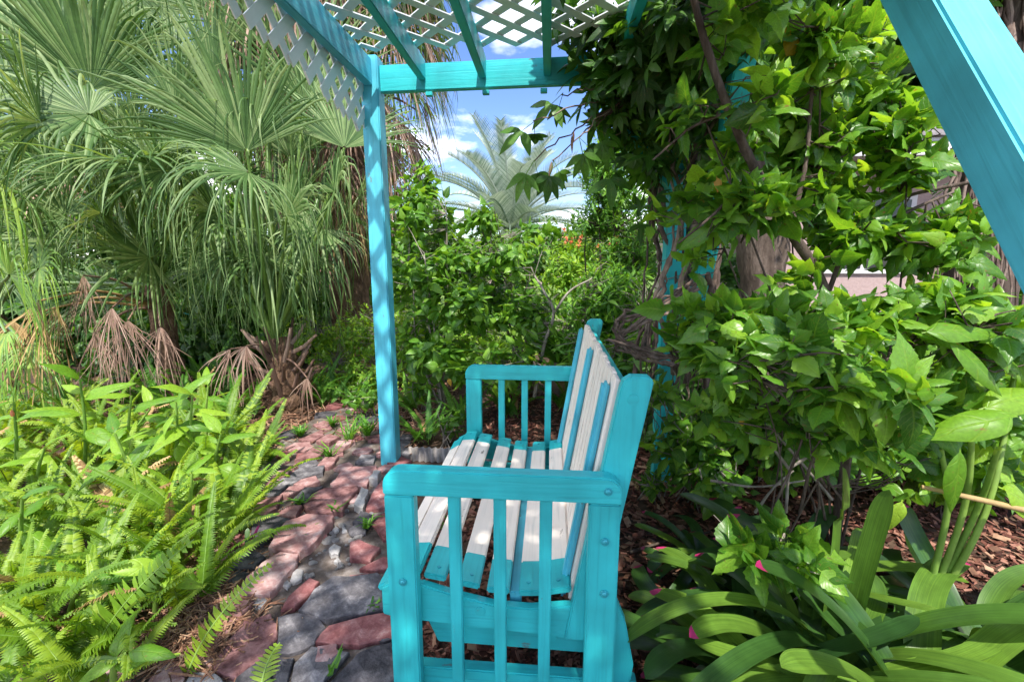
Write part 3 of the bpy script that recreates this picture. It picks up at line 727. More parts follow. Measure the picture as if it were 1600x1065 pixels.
TM = {
 'hib': [leaf_tmpl(13, .62, .30, .075, .22, .30, 1.2, .16, cols=5, curl=.35, wave=.02), leaf_tmpl(13, .52, .32, .07, .45, .10, 1.15, .16, cols=5, curl=.5, wave=.03), leaf_tmpl(13, .58, .28, .08, .15, .55, 1.25, .16, cols=5, curl=.2, wave=.035), leaf_tmpl(13, .66, .34, .06, -.15, .25, 1.1, .14, cols=5, curl=.1, wave=.03), leaf_tmpl(13, .50, .33, .07, .6, .35, 1.2, .16, cols=5, curl=.7, wave=.02), leaf_tmpl(13, .60, .36, .07, .3, -.12, 1.2, .16, cols=5, curl=.6, wave=.03)],
 'ovate': [leaf_tmpl(7, .58, .38, .02, .25, .30, 1.0, .12, cols=5, curl=.3, wave=.02), leaf_tmpl(7, .50, .36, .02, .42, .12, 1.0, .12, cols=5, curl=.5), leaf_tmpl(7, .62, .40, .02, .1, .48, .9, .1, cols=5, curl=.2, wave=.03), leaf_tmpl(7, .54, .36, .02, .55, .3, 1.0, .1, cols=5, curl=.6, wave=.02)],
 'small': [leaf_tmpl(3, .5, .45, 0, .3, .2), leaf_tmpl(3, .42, .4, 0, .15, .35)],
 'narrow': [leaf_tmpl(4, .20, .45, 0, .25, .35), leaf_tmpl(4, .26, .4, 0, .2, .15)],
 'palm5': [palmate(5, .62, .34), palmate(5, .66, .30), palmate(3, .7, .36)],
 'big': [leaf_tmpl(11, .36, .42, 0, .30, .35, .9, .05, wave=.02, cols=5, curl=.5), leaf_tmpl(11, .40, .40, 0, .2, .55, .9, .05, wave=.025, cols=5, curl=.4), leaf_tmpl(11, .33, .45, 0, .45, .2, .9, .05, cols=5, curl=.6), leaf_tmpl(11, .38, .42, 0, .6, .45, .9, .05, wave=.02, cols=5, curl=.5)],
 'strap': [leaf_tmpl(8, .09, .3, 0, .35, .55), leaf_tmpl(8, .07, .3, 0, .35, .9), leaf_tmpl(8, .08, .3, 0, .3, .25)],
}
_tm_mesh = {}
def tmpl_mesh(key, i, mat, name):
    k = (key, i, mat.name, name)
    if k not in _tm_mesh:
        V, Q, uv = TM[key][i]; _tm_mesh[k] = mk_mesh(name, V, Q, mat, uv)
    return _tm_mesh[k]
def basis(P, D, U, S, wx=1.0):
    P, D, U = (np.asarray(a, float) for a in (P, D, U)); S = np.broadcast_to(np.asarray(S, float), (len(P),))
    D = D / (np.linalg.norm(D, axis=1)[:, None] + 1e-9)
    X = np.cross(D, U); X /= np.linalg.norm(X, axis=1)[:, None] + 1e-9
    Z = np.cross(X, D)
    B = np.zeros((len(P), 4, 4)); B[:, :3, 0] = X * (S * wx)[:, None]; B[:, :3, 1] = D * S[:, None]; B[:, :3, 2] = Z * S[:, None]; B[:, :3, 3] = P; B[:, 3, 3] = 1
    return B
def foliage(rt, key, mat, P, D, U, S, n_ind=0, name='leaf', joined='foliage', min_px=9):
    """up to n_ind leaves that show largest become parts of their own, the rest one joined part"""
    B = basis(P, D, U, S); n = len(B)
    var = nr.randint(0, len(TM[key]), n)
    order = np.zeros(n, bool)
    if n_ind:
        c = B[:, :3, 3] + B[:, :3, 1] * .5
        px, py, dz = project(c); size = np.where((px > -30) & (px < 1630) & (py > -30) & (py < 1095) & (dz > .2), np.asarray(S) * F_PX / np.maximum(dz, .2), 0)
        idx = np.argsort(-size)[:n_ind]; idx = idx[size[idx] >= min_px]; order[idx] = True
        W = WM[rt].inverted()
        for i in idx:
            o = bpy.data.objects.new(name, tmpl_mesh(key, int(var[i]), mat, name)); COL.objects.link(o)
            o.parent = rt; o.matrix_basis = W @ Matrix(B[i].tolist())
    rest = ~order
    if rest.any():
        Vs = []; Qs = []; us = []; vs = []; off = 0
        for k in range(len(TM[key])):
            b = B[rest & (var == k)]
            if not len(b): continue
            V, Q, uv = TM[key][k]
            vv = np.einsum('nij,vj->nvi', b[:, :3, :3], V) + b[:, None, :3, 3]
            Vs.append(vv.reshape(-1, 3)); Qs.append((Q[None] + (np.arange(len(b)) * len(V))[:, None, None]).reshape(-1, 4) + off)
            us.append(np.tile(uv, (len(b), 1))); vs.append(np.repeat(nr.rand(len(b)), len(Q))); off += len(b) * len(V)
        put(joined, mk_mesh(joined, np.concatenate(Vs), np.concatenate(Qs), mat, np.concatenate(us), np.concatenate(vs)), rt, kind='stuff')
def unit(n):
    v = nr.normal(size=(n, 3)); return v / np.linalg.norm(v, axis=1)[:, None]
def clusters(tips, dirs, per, size, back=.10, amin=.6, amax=1.5, jit=.25, up=.5):
    """leaves spiralling round each twig end"""
    n = len(tips); k = per
    tips = np.repeat(np.asarray(tips, float), k, 0); d = np.repeat(np.asarray(dirs, float), k, 0)
    d /= np.linalg.norm(d, axis=1)[:, None] + 1e-9
    j = np.tile(np.arange(k), n); az = j * 2.399 + np.repeat(nr.uniform(0, 6.28, n), k) + nr.normal(0, .25, n * k)
    h = np.array([.3, .2, .93]); u = np.cross(d, h); u /= np.linalg.norm(u, axis=1)[:, None] + 1e-9; w = np.cross(d, u)
    an = amin + (amax - amin) * (j / max(1, k - 1)) + nr.normal(0, .15, n * k)
    D = d * np.cos(an)[:, None] + (u * np.cos(az)[:, None] + w * np.sin(az)[:, None]) * np.sin(an)[:, None]
    D += nr.normal(0, jit, D.shape)
    P = tips - d * (back * j / k)[:, None]
    U = d * .6 + np.array([0, 0, up]) + nr.normal(0, .2, D.shape)
    S = size * nr.uniform(.42, 1.2, n * k) * np.where(j < 2, .7, 1)
    return P, D, U, S
def in_blobs(blobs, n, shell=.5):
    """random points in ellipsoids [(centre, radii)], pushed towards the skin"""
    w = np.array([b[1][0] * b[1][1] * b[1][2] for b in blobs]) ** .8; w /= w.sum()
    idx = nr.choice(len(blobs), n, p=w)
    C = np.array([tuple(b[0]) for b in blobs])[idx]; R = np.array([b[1] for b in blobs])[idx]
    u = unit(n); r = nr.rand(n) ** shell * (1 + .12 * nr.normal(size=n))
    return C + u * r[:, None] * R, u
def twigs(geo, skel, tips, r0=.004, sides=4, far=.34):
    S = np.array([tuple(p) for p in skel])
    for t in tips:
        d = np.linalg.norm(S - t, axis=1) + .6 * np.maximum(0, S[:, 2] - t[2]); b = S[d.argmin()]
        if np.linalg.norm(b - t) > far: continue
        m = (b + t) / 2 + nr.normal(0, .03, 3) + np.array([0, 0, -.02])
        geo.tube([b, m, t], [r0, r0 * .75, r0 * .45], sides)
def curve(pts, n=8):
    """smooth polyline through pts"""
    P = np.array([tuple(p) for p in pts], float); k = len(P)
    if k < 3: return [P[0] + (P[-1] - P[0]) * t for t in np.linspace(0, 1, n)]
    out = []
    E = np.concatenate([[2 * P[0] - P[1]], P, [2 * P[-1] - P[-2]]])
    for i in range(k - 1):
        a, b, c, d = E[i:i + 4]
        for t in np.linspace(0, 1, n, endpoint=False):
            out.append(.5 * (2 * b + (c - a) * t + (2 * a - 5 * b + 4 * c - d) * t * t + (-a + 3 * b - 3 * c + d) * t ** 3))
    out.append(P[-1]); return out
def shrub(name, label, cat, base, blobs, ntips, per, key, mat, size, n_ind=0, bark='bark_grey', stems=5, r=.012, group=None, up=.5, dirz=.35, shell=.5, extra=None, back=.10, min_px=9, tw=True):
    base = Vector(base)
    rt = root(name, label, cat, base, group)
    tips, u = in_blobs(blobs, ntips, shell)
    tips[:, 2] = np.maximum(tips[:, 2], .03)
    g = Geo(); skel = []
    cs = [Vector(b[0]) for b in blobs]
    for i in range(stems):
        c = cs[(i * 3 + 1) % len(cs)]; rr = blobs[(i * 3 + 1) % len(cs)][1]
        e = c + Vector((rnd.uniform(-.6, .6) * rr[0], rnd.uniform(-.6, .6) * rr[1], rnd.uniform(-.1, .7) * rr[2]))
        b0 = base + Vector((rnd.uniform(-.05, .05), rnd.uniform(-.05, .05), -.03))
        mid = b0.lerp(e, .5) + Vector((rnd.uniform(-.1, .1), rnd.uniform(-.1, .1), rnd.uniform(.0, .12))) * (e - b0).length
        pts = curve([b0, mid, e], 6); skel += pts[3:]
        g.tube(pts, np.linspace(r, r * .4, len(pts)), 6, wob=.08)
    if extra:
        for pts, r0, r1 in extra:
            q = curve(pts, 8); skel += q; g.tube(q, np.linspace(r0, r1, len(q)), 8, wob=.1)
    if tw: twigs(g, skel, tips[:: max(1, len(tips) // 500)], .0035, 4)
    g.part('branches', M[bark], rt)
    d = u + np.array([0, 0, dirz]) + nr.normal(0, .3, u.shape)
    P, D, U, S = clusters(tips, d, per, size, back, up=up)
    foliage(rt, key, M[mat], P, D, U, S, n_ind, min_px=min_px)
    return rt

# ------------------------------------------------------------------ fern fronds
def frond_tmpl(np_, width, arch, taper=1.0, seed=0):
    r = np.random.RandomState(seed)
    g = Geo()
    def pt(t):   # arching midrib, length about 1, starts upright along +y in plan, rising in z
        a = 1.15 - arch * t; 
        return a
    ts = np.linspace(0, 1, 22); ang = 1.2 - arch * ts ** 1.3
    dy, dz = np.cos(ang), np.sin(ang)
    y = np.concatenate([[0], np.cumsum((dy[1:] + dy[:-1]) / 2 * np.diff(ts))]); z = np.concatenate([[0], np.cumsum((dz[1:] + dz[:-1]) / 2 * np.diff(ts))])
    x = .03 * np.sin(ts * 3 + seed)
    C = np.stack([x, y, z], 1)
    g.tube(C[::3], np.linspace(.006, .0022, len(C[::3])), 4, .1, 1)
    for i in range(np_):
        t = .10 + .90 * i / np_
        c = np.array([np.interp(t, ts, C[:, k]) for k in range(3)]); a = np.interp(t, ts, ang)
        T = np.array([0, math.cos(a), math.sin(a)]); Nn = np.array([0, -math.sin(a), math.cos(a)])
        L = width * (min(1, (t - .02) * 6) * (1 - max(0, t - .25) / .78) ** .75 + .06)
        for s in (-1, 1):
            d = np.array([s, 0, 0]) + T * .22 + Nn * r.uniform(-.25, .15); d /= np.linalg.norm(d)
            w = T * (.40 / np_ * 1.15)
            p0 = c; p1 = c + d * L * .55 + Nn * .012; p2 = c + d * L - Nn * L * .12
            V = [p0 - w, p0 + w, p1 - w * .9, p1 + w * .9, p2 - w * .2, p2 + w * .2]
            g.add(V, [(0, 1, 3, 2), (2, 3, 5, 4)], None, r.rand() * .25)
    return g
FR = {}
def frond_mesh(kind, i, mats, args):
    k = (kind, i)
    if k not in FR: FR[k] = frond_tmpl(*args, seed=i).mesh('frond', mats)
    return FR[k]
def fern(label, base, n, length, kind='sun', group=None, spread=.08, lean=(0, 0), arch=None, tilt=.35):
    rt = root('sword_fern', label, 'fern', base, group)
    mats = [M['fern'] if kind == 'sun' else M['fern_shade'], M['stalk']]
    W = WM[rt].inverted()
    for i in range(n):
        v = rnd.randrange(8)
        kk = kind if rnd.random() > (.05 if kind == 'sun' else .05) else 'dead'
        me = frond_mesh(kk, v, mats if kk == kind else [M['dead_y'], M['dead']], (46 if kind == 'sun' else 34, .085, [.4, .55, .85, 1.15, 1.5, .25, .95, .65][v]))
        az = i * 2.399 + rnd.uniform(-.4, .4)
        s = length * rnd.uniform(.6, 1.12)
        p = Vector(base) + Vector((rnd.uniform(-spread, spread), rnd.uniform(-spread, spread), 0))
        m = Matrix.Translation(p) @ Matrix.Rotation(az, 4, 'Z') @ Matrix.Rotation(rnd.uniform(-tilt, tilt * .4), 4, 'X') @ Matrix.Rotation(rnd.uniform(-.3, .3), 4, 'Y') @ Matrix.Scale(s, 4)
        if lean != (0, 0): m = Matrix.Translation(p) @ Matrix.Rotation(lean[0], 4, 'X') @ Matrix.Rotation(lean[1], 4, 'Y') @ Matrix.Translation(-p) @ m
        o = bpy.data.objects.new('frond', me); COL.objects.link(o); o.parent = rt; o.matrix_basis = W @ m
    return rt

# ------------------------------------------------------------------ fan palms
def fan(g, hub, axis, up, R, nseg=44, spread=2.3, droop=.5, r0=.36, cup=.15, broken=.12, mi=0, rows=9, limp=0.0, rag=.05):
    axis = Vector(axis).normalized(); up = Vector(up) + Vector((rnd.uniform(-.35, .35), rnd.uniform(-.2, .2), rnd.uniform(-.2, .2)))
    side = axis.cross(up).normalized(); nrm = side.cross(axis).normalized()
    hub, A, Sd, Nn = np.array(hub), np.array(axis), np.array(side), np.array(nrm)
    dl = spread / nseg; cup = cup + rnd.uniform(-.25, .45); r0 = r0 * rnd.uniform(.7, 1.15)
    rr = np.linspace(0.02, 1, rows)
    for i in range(nseg):
        a = -spread + 2 * spread * (i + .5) / nseg
        L = R * (1 - .30 * abs(a / spread) ** 2) * nr.uniform(.72, 1.08)
        d = A * math.cos(a) + Sd * math.sin(a) + Nn * cup * (abs(a / spread) ** 1.3 + nr.normal(0, .04))
        d /= np.linalg.norm(d)
        s = np.cross(d, Nn); s /= np.linalg.norm(s); n2 = np.cross(s, d)
        r = rr * L
        sl = np.maximum(0, rr - r0) / (1 - r0)
        dr = droop * nr.uniform(.4, 1.7) * sl ** 2
        C = hub + d * r[:, None]
        C += np.array([0, 0, -1.]) * (dr * L)[:, None]
        C -= d * (dr * .45 * sl * L)[:, None]
        if nr.rand() < broken:                          # a segment snapped over and hanging
            kb = nr.uniform(.45, .8); ov = np.maximum(0, rr - kb) * L
            C = C - d * ov[:, None] * .9 + np.array([0, 0, -1.]) * (ov * .85)[:, None]
        if limp: C += np.array([0, 0, -1.]) * (limp * (rr ** 2) * L)[:, None]
        C += (s * nr.normal(0, rag) + n2 * nr.normal(0, rag))[None] * (sl * L)[:, None]
        w = np.where(rr <= r0, r * math.tan(dl) * 1.02, r0 * L * math.tan(dl) * 1.02 * (1 - sl) ** .7 + .0012)
        V_W = s[None] * w[:, None] + n2[None] * (w * nr.normal(0, .35) * sl)[:, None]; H = n2[None] * (w * (.75 if i % 2 else .6))[:, None]
        g.strip(C, V_W, -H, var=nr.rand() * .9, mi=mi)
def palm_frond(rt, base, hub, R, mats, axis=None, up=(0, 0, 1), sag=.1, pr=.014, **kw):
    """one frond: petiole from base to hub and the pleated blade"""
    base, hub = Vector(base), Vector(hub)
    g = Geo()
    mid = base.lerp(hub, .55) + Vector((0, 0, sag * (hub - base).length))
    pts = curve([base, mid, hub], 7)
    g.tube(pts, np.linspace(pr * 1.7, pr * .6, len(pts)), 6, .4, 1)
    d = Vector(hub) - Vector(pts[-3])
    fan(g, hub, axis if axis is not None else d, up, R, **kw)
    return g.part('frond', mats, rt)
def trunk(g, pts, r0, r1, sides=14, wob=.12, mi=0, n=10):
    q = curve(pts, n); g.tube(q, np.linspace(r0, r1, len(q)), sides, .3, mi, wob)
# ------------------------------------------------------------------ fan palms on the left
GP = 'fan palms beside the path'
PM = [M['palm'], M['petiole']]; PY = [M['palm_y'], M['petiole']]; DM = [M['dead'], M['dead']]; DY = [M['dead_y'], M['dead_y']]
# palm with its short trunk at the bend of the path
b1 = ground(455, 640)
pl = root('fan_palm', 'fan palm with rough short trunk and grey green fans at the bend of the path', 'palm', b1, GP)
g = Geo(); top1 = b1 + Vector((-.10, .02, .62))
trunk(g, [b1 + Vector((0, 0, -.05)), b1 + Vector((-.02, 0, .3)), top1], .13, .10, 12, .25)
g.part('trunk', M['palm_trunk'], pl)
for i in range(26):                                # stubs of cut leaf stalks
    a = i * 2.399; z = .1 + .5 * i / 26
    p = b1 + Vector((math.cos(a) * .10 - .1 * z, math.sin(a) * .10, z)); e = p + Vector((math.cos(a) * rnd.uniform(.08, .24), math.sin(a) * .14, rnd.uniform(.12, .34)))
    s = Geo(); s.tube([p, (p + e) / 2 + Vector((0, 0, -.02)), e], [.022, .018, .011], 5, rnd.random(), wob=.2); s.part('leaf_stub', M['dead'], pl)
def rand_fans(pl, top, spots, mats, kind, seed):
    """kind 'up': stiff half fans standing up; 'hang': limp fans whose fingers hang down"""
    for (px, py, Y) in spots:
        h = at(px + rnd.uniform(-12, 12), py + rnd.uniform(-12, 12), Y)
        dx = (h.x - top.x)
        if kind == 'up': palm_frond(pl, top, h, rnd.uniform(.9, 1.25), mats, axis=(dx * .35 + rnd.uniform(-.25, .25), rnd.uniform(-.25, .3), 1), up=(rnd.uniform(-.5, .5), -.9, .35), spread=rnd.uniform(1.0, 1.5), droop=rnd.uniform(.04, .2), broken=.07, nseg=58, sag=-.02, pr=.016, r0=.45)
        else: palm_frond(pl, top, h, rnd.uniform(.6, .85), mats, axis=(dx * .3 + rnd.uniform(-.5, .5), rnd.uniform(-.7, -.1), rnd.uniform(-.15, .75)), up=(rnd.uniform(-.4, .4), -.7, .7), spread=rnd.uniform(1.7, 2.4), droop=rnd.uniform(.15, .75), broken=.14, nseg=56, sag=.0, pr=.014, r0=.36, rag=.10)
rand_fans(pl, top1, [(385, 240, 3.35), (275, 170, 3.5), (545, 235, 3.75), (470, 160, 4.0), (330, 120, 3.9), (420, 60, 4.3), (360, 40, 4.5), (250, 40, 4.6), (510, 90, 4.7), (300, 230, 4.0), (450, 250, 4.2), (190, 60, 4.9), (320, -10, 5.0), (430, 0, 5.0), (130, -10, 5.2), (520, 170, 4.9), (230, 130, 4.8), (100, 60, 5.3), (280, 80, 5.2), (390, 110, 5.2), (480, 40, 5.3), (340, 180, 5.0), (60, 130, 5.0), (160, 110, 5.2), (560, 60, 5.4)], PM, 'up', 1)
rand_fans(pl, top1, [(400, 262, 3.1), (250, 275, 3.15), (525, 290, 3.4), (440, 330, 3.3), (330, 320, 3.3), (400, 400, 3.6), (340, 420, 3.9), (470, 400, 3.9), (290, 390, 4.2), (540, 340, 4.2), (480, 300, 3.8), (370, 300, 3.6), (570, 300, 4.4), (420, 220, 3.7), (310, 260, 3.5), (500, 350, 3.7), (360, 360, 3.5), (440, 440, 3.8)], PM, 'hang', 2)
for (px, py, Y, R) in [(385, 540, 3.2, .34), (360, 545, 3.3, .30), (480, 590, 3.35, .25)]:      # withered fans
    h = at(px, py, Y)
    palm_frond(pl, top1 + Vector((0, 0, -.15)), h, R, DM, axis=(-.25, -.2, -1), up=(0, -1, .2), nseg=16, spread=.9, droop=.2, limp=.2, broken=.35, r0=.25, pr=.008, rag=.2)

# palm left of it, its fans hanging over the ferns
b2 = ground(235, 640) + Vector((0, .35, 0))
pl = root('fan_palm', 'leaning fan palm with hanging brown fans behind the ginger and ferns', 'palm', b2, GP)
g = Geo(); top2 = b2 + Vector((-.15, .05, 1.05))
trunk(g, [b2 + Vector((0, 0, -.05)), b2 + Vector((-.08, 0, .5)), top2], .10, .09, 12, .25); g.part('trunk', M['palm_trunk'], pl)
rand_fans(pl, top2, [(150, 150, 3.5), (20, 165, 3.4), (110, 90, 3.9), (210, 110, 4.2), (60, 60, 4.4), (170, 20, 4.6), (30, 30, 4.8), (200, 220, 3.9), (90, 220, 4.0)], PM, 'up', 3)
rand_fans(pl, top2, [(215, 250, 3.2), (135, 170, 3.2), (75, 200, 2.95), (150, 330, 3.2), (290, 350, 3.5), (40, 300, 3.3), (110, 390, 3.7), (190, 380, 3.9), (60, 380, 3.9), (160, 450, 4.2), (260, 440, 4.3), (20, 430, 4.2), (230, 400, 3.5), (120, 270, 3.5), (190, 300, 3.6), (60, 260, 3.6), (170, 220, 3.8), (260, 330, 3.9), (90, 340, 3.4)], PM, 'hang', 4)
for (px, py, Y, R, m_) in [(175, 480, 2.95, .55, DM), (200, 500, 3.05, .5, DM), (60, 470, 2.9, .62, DY), (130, 430, 3.2, .5, DM), (250, 510, 3.2, .45, DM), (90, 480, 3.1, .55, DY), (20, 500, 3.2, .5, DY), (150, 520, 3.2, .4, DM)]:
    palm_frond(pl, top2 + Vector((0, 0, -.2)), at(px, py, Y), R, m_, axis=(rnd.uniform(-.25, .25), rnd.uniform(-.2, .05), -1), up=(0, -1, .1), nseg=24, spread=rnd.uniform(.55, 1.0), droop=rnd.uniform(.05, .3), limp=.15, broken=.3, r0=rnd.uniform(.15, .35), pr=.009, rag=.18)

# yellow-green palm at the left edge
b3 = ground(20, 640) + Vector((-.3, .2, 0))
pl = root('fan_palm', 'yellow green fan palm with narrow fans at the left edge of the picture', 'palm', b3, GP)
g = Geo(); top3 = b3 + Vector((0, 0, .8)); trunk(g, [b3, b3 + Vector((0, 0, .4)), top3], .1, .08, 10, .2); g.part('trunk', M['palm_trunk'], pl)
for (px, py, Y, R, dr, ax, sp) in [(15, 430, 2.75, .62, .4, (.4, -.3, .6), 2.2), (-20, 330, 3.0, .7, .5, (.1, -.3, .8), 2.2), (60, 420, 3.1, .6, .6, (.5, -.2, .3), 2.2), (-50, 220, 3.2, .8, .4, (-.1, 0, 1), 1.9), (10, 520, 2.7, .4, .9, (.1, -.4, -.5), 1.4), (-30, 110, 3.6, .8, .4, (0, 0, 1), 1.9), (40, 540, 2.9, .5, .6, (.3, -.2, -.6), 1.3)]:
    palm_frond(pl, top3, at(px, py, Y), R, PY, axis=ax, up=(0, -.9, .45), spread=sp, droop=dr, broken=.1, nseg=34, sag=.03, pr=.014)

# tall palm with a skirt of dead fronds behind the left post
b4 = ground(548, 470) ; b4 = Vector((at(548, 470, 5.4).x, 5.4, 0))
pl = root('skirted_palm', 'tall palm wearing a shaggy skirt of dead fronds behind the left post', 'palm', b4, GP)
g = Geo(); top4 = b4 + Vector((.05, 0, 4.6)); trunk(g, [b4 + Vector((0, 0, -.1)), b4 + Vector((.02, 0, 2)), top4], .24, .20, 16, .15, n=14); g.part('trunk', M['palm_trunk'], pl)
for i in range(90):
    a = i * 2.399; z = 1.75 + 2.7 * (i / 90)
    p = b4 + Vector((math.cos(a) * .22, math.sin(a) * .22, z + .15)); rr = .40 + .62 * min(1, (z - 1.7) / 1.5)
    h = b4 + Vector((math.cos(a) * rr, math.sin(a) * rr, z - .05))
    mat_ = DM if rnd.random() < .62 else (DY if rnd.random() < .4 else PM)
    palm_frond(pl, p, h, rnd.uniform(.55, .8), mat_, axis=(math.cos(a) * .45, math.sin(a) * .45, -1), up=(math.cos(a), math.sin(a), .4), nseg=20, spread=1.15, droop=.3, limp=.15, broken=.1, r0=.25, pr=.012, rows=7)
for i in range(26):
    a = i * 2.399 + .4; el = -.5 + 1.5 * i / 26
    ax = Vector((math.cos(a), math.sin(a), el)); h = top4 + ax.normalized() * .8 - Vector((0, 0, .25))
    palm_frond(pl, top4, h, .95, PM, axis=ax, up=(-math.cos(a) * .3, -math.sin(a) * .3, 1), nseg=34, spread=2.0, droop=.7, broken=.1, pr=.016, rows=8)
# another palm further back filling the upper left
for lab, px, Y, hgt, n in (('fan palm with a tall slim trunk far behind the lattice valance', 470, 7.2, 3.9, 26), ('green fan palm far back at the upper left, under the patch of sky', 200, 7.0, 2.6, 24)):
    b = Vector((at(px, 400, Y).x, Y, 0)); pl = root('fan_palm', lab, 'palm', b, GP)
    g = Geo(); tp = b + Vector((0, 0, hgt)); trunk(g, [b, b + Vector((.05, 0, hgt / 2)), tp], .17, .14, 10, .2); g.part('trunk', M['palm_trunk'], pl)
    for i in range(n):
        a = i * 2.399; el = -.5 + 1.9 * i / n
        ax = Vector((math.cos(a), math.sin(a), el)); h = tp + ax.normalized() * .85
        palm_frond(pl, tp, h, .95, PM if i > 4 else DM, axis=ax, up=(-math.cos(a) * .3, -math.sin(a) * .3, 1), nseg=34, spread=1.6, droop=.4, broken=.1, pr=.016, rows=7)

# ------------------------------------------------------------------ silver feather palm in the distance
bs = Vector((at(797, 400, 12.5).x, 12.5, 0))
pl = root('feather_palm', 'silvery feather palm with arching fronds against the sky', 'palm', bs)
g = Geo(); tps = bs + Vector((0, 0, 2.05)); trunk(g, [bs, bs + Vector((0, 0, 1.2)), tps], .30, .26, 12, .2); g.part('trunk', M['bark_grey'], pl)
for i in range(44):
    a = i * 2.399; el = .2 + 1.3 * (i / 44) 
    L = 3.0 * rnd.uniform(.85, 1.1); hd = np.array([math.cos(a), math.sin(a), 0])
    ts = np.linspace(0, 1, 12); ang = el - (1.5 - .55 * el) * ts ** 1.4
    st = np.concatenate([[0], np.cumsum(np.cos(ang)[1:] * np.diff(ts))]); zt = np.concatenate([[0], np.cumsum(np.sin(ang)[1:] * np.diff(ts))])
    C = np.array(tps) + hd * (st * L)[:, None] + np.array([0, 0, 1.]) * (zt * L)[:, None]
    f = Geo(); f.tube(C, np.linspace(.035, .008, 12), 5, .6)
    sd = np.cross(hd, [0, 0, 1.])
    for k in range(64):
        t = .12 + .88 * k / 64; c = np.array([np.interp(t, ts, C[:, q]) for q in range(3)]); an = np.interp(t, ts, ang)
        Tn = hd * math.cos(an) + np.array([0, 0, math.sin(an)]); Nn = -hd * math.sin(an) + np.array([0, 0, math.cos(an)])
        ll = .50 * (1 - .55 * abs(t - .4)) * (1 if t < .9 else .6)
        for s in (-1, 1):
            d = sd * s * .75 + Tn * .65 + Nn * .45; d /= np.linalg.norm(d); w = np.cross(d, Nn) * .014
            Cp = np.array([c, c + d * ll * .5, c + d * ll - np.array([0, 0, .10 * ll])])
            f.strip(Cp, np.array([w, w * .9, w * .1]), np.zeros((3, 3)), nr.rand() * .8)
    f.part('frond', M['silver'], pl)

# ------------------------------------------------------------------ house to the right
HX0, HY = at(1195, 300, 6.4).x, 6.4
hs = root('house', 'pink stucco house with white fascia half hidden by the hibiscus', 'house', (HX0, HY, 0))
def hbox(name, x0, x1, y0, y1, z0, z1, mat, parent=hs):
    return board(name, (x0, (y0 + y1) / 2, (z0 + z1) / 2), (x1, (y0 + y1) / 2, (z0 + z1) / 2), y1 - y0, z1 - z0, M[mat], parent, bev=.005)
hbox('wall', HX0, HX0 + 9, HY, HY + 6, -.1, 2.52, 'stucco')
hbox('fascia', HX0 - .3, HX0 + 9.3, HY - .42, HY - .38, 2.48, 2.68, 'trim')
hbox('soffit', HX0 - .3, HX0 + 9.3, HY - .38, HY - .003, 2.50, 2.53, 'trim')
for k in range(14): hbox('shingle_course', HX0 - .34, HX0 + 9.34, HY - .46 + .22 * k, HY - .21 + .22 * k, 2.685 + .07 * k, 2.72 + .07 * k, 'rooftile')
wx = at(1290, 300, HY).x
wd = hbox('window', wx, wx + 1.1, HY - .03, HY - .004, 1.1, 2.1, 'trim')
hbox('pane', wx + .07, wx + .52, HY - .036, HY - .032, 1.17, 2.03, 'glass', wd); hbox('pane', wx + .58, wx + 1.03, HY - .036, HY - .032, 1.17, 2.03, 'glass', wd)
hbox('downpipe', HX0 + .1, HX0 + .18, HY - .09, HY - .01, 0, 2.48, 'trim')

# a second pale building beyond the clearing, only a strip of it shows
hb = root('pale_house', 'pale distant house with low roof beyond the clearing', 'house', (at(700, 380, 24).x, 24, 0))
x0 = at(640, 380, 24).x; x1 = at(930, 380, 24).x
hbox('wall', x0, x1, 24, 28, 0, 2.0, 'stucco', hb); hbox('roof', x0 - .4, x1 + .4, 23.6, 28.4, 2.0, 2.35, 'rooftile', hb)

# ------------------------------------------------------------------ background trees and hedges
def tree(name, label, x, y, h, rx, n, mat, size=.16, key='small', grp='trees closing off the garden'):
    blobs = [((x + rnd.uniform(-.5, .5) * rx, y + rnd.uniform(-.4, .4) * rx, h * rnd.uniform(.45, .88)), (rx * rnd.uniform(.4, .65), rx * rnd.uniform(.4, .6), h * rnd.uniform(.14, .24))) for _ in range(9)]
    rt = root(name, label, 'tree', (x, y, 0), grp)
    g = Geo(); trunk(g, [Vector((x, y, -.1)), Vector((x + .1, y, h * .35)), Vector((x, y, h * .7))], .12 + h * .02, .05, 9, .15)
    for b in blobs: g.tube(curve([(x, y, h * .3), ((x + b[0][0]) / 2, (y + b[0][1]) / 2, h * .5), b[0]], 4), np.linspace(.06, .015, 9), 6)
    g.part('trunk', M['bark_brown'], rt)
    tips, u = in_blobs(blobs, n, .45)
    P, D, U, S = clusters(tips, u + [0, 0, .2], 6, size, .2)
    foliage(rt, key, M[mat], P, D, U, S, joined='crown')
tree('broadleaf_tree', 'dense green tree behind the palms at the far left', -9.0, 9.5, 4.4, 2.6, 1700, 'far')
tree('broadleaf_tree', 'green tree filling the gap behind the fan palms', -4.9, 9.6, 5.3, 2.7, 2600, 'shrub')
tree('broadleaf_tree', 'dark hedge like tree low behind the leaning fan palm', -6.6, 8.2, 2.9, 2.2, 2000, 'shrub', .15)
tree('broadleaf_tree', 'dark low tree behind the palm with the dead skirt', -3.4, 8.4, 2.6, 1.9, 1800, 'shrub', .15)
tree('broadleaf_tree', 'dark low tree at the far left behind the yellow green palm', -10.2, 8.0, 3.0, 2.2, 1800, 'shrub', .15)
tree('broadleaf_tree', 'low pale green tree beyond the shrubs left of the silvery palm', -3.2, 19.0, 2.3, 3.0, 1300, 'far', .22)
tree('broadleaf_tree', 'pale green tree beyond the shrubs right of the silvery palm', 2.6, 17.0, 2.6, 2.6, 1300, 'far', .22)
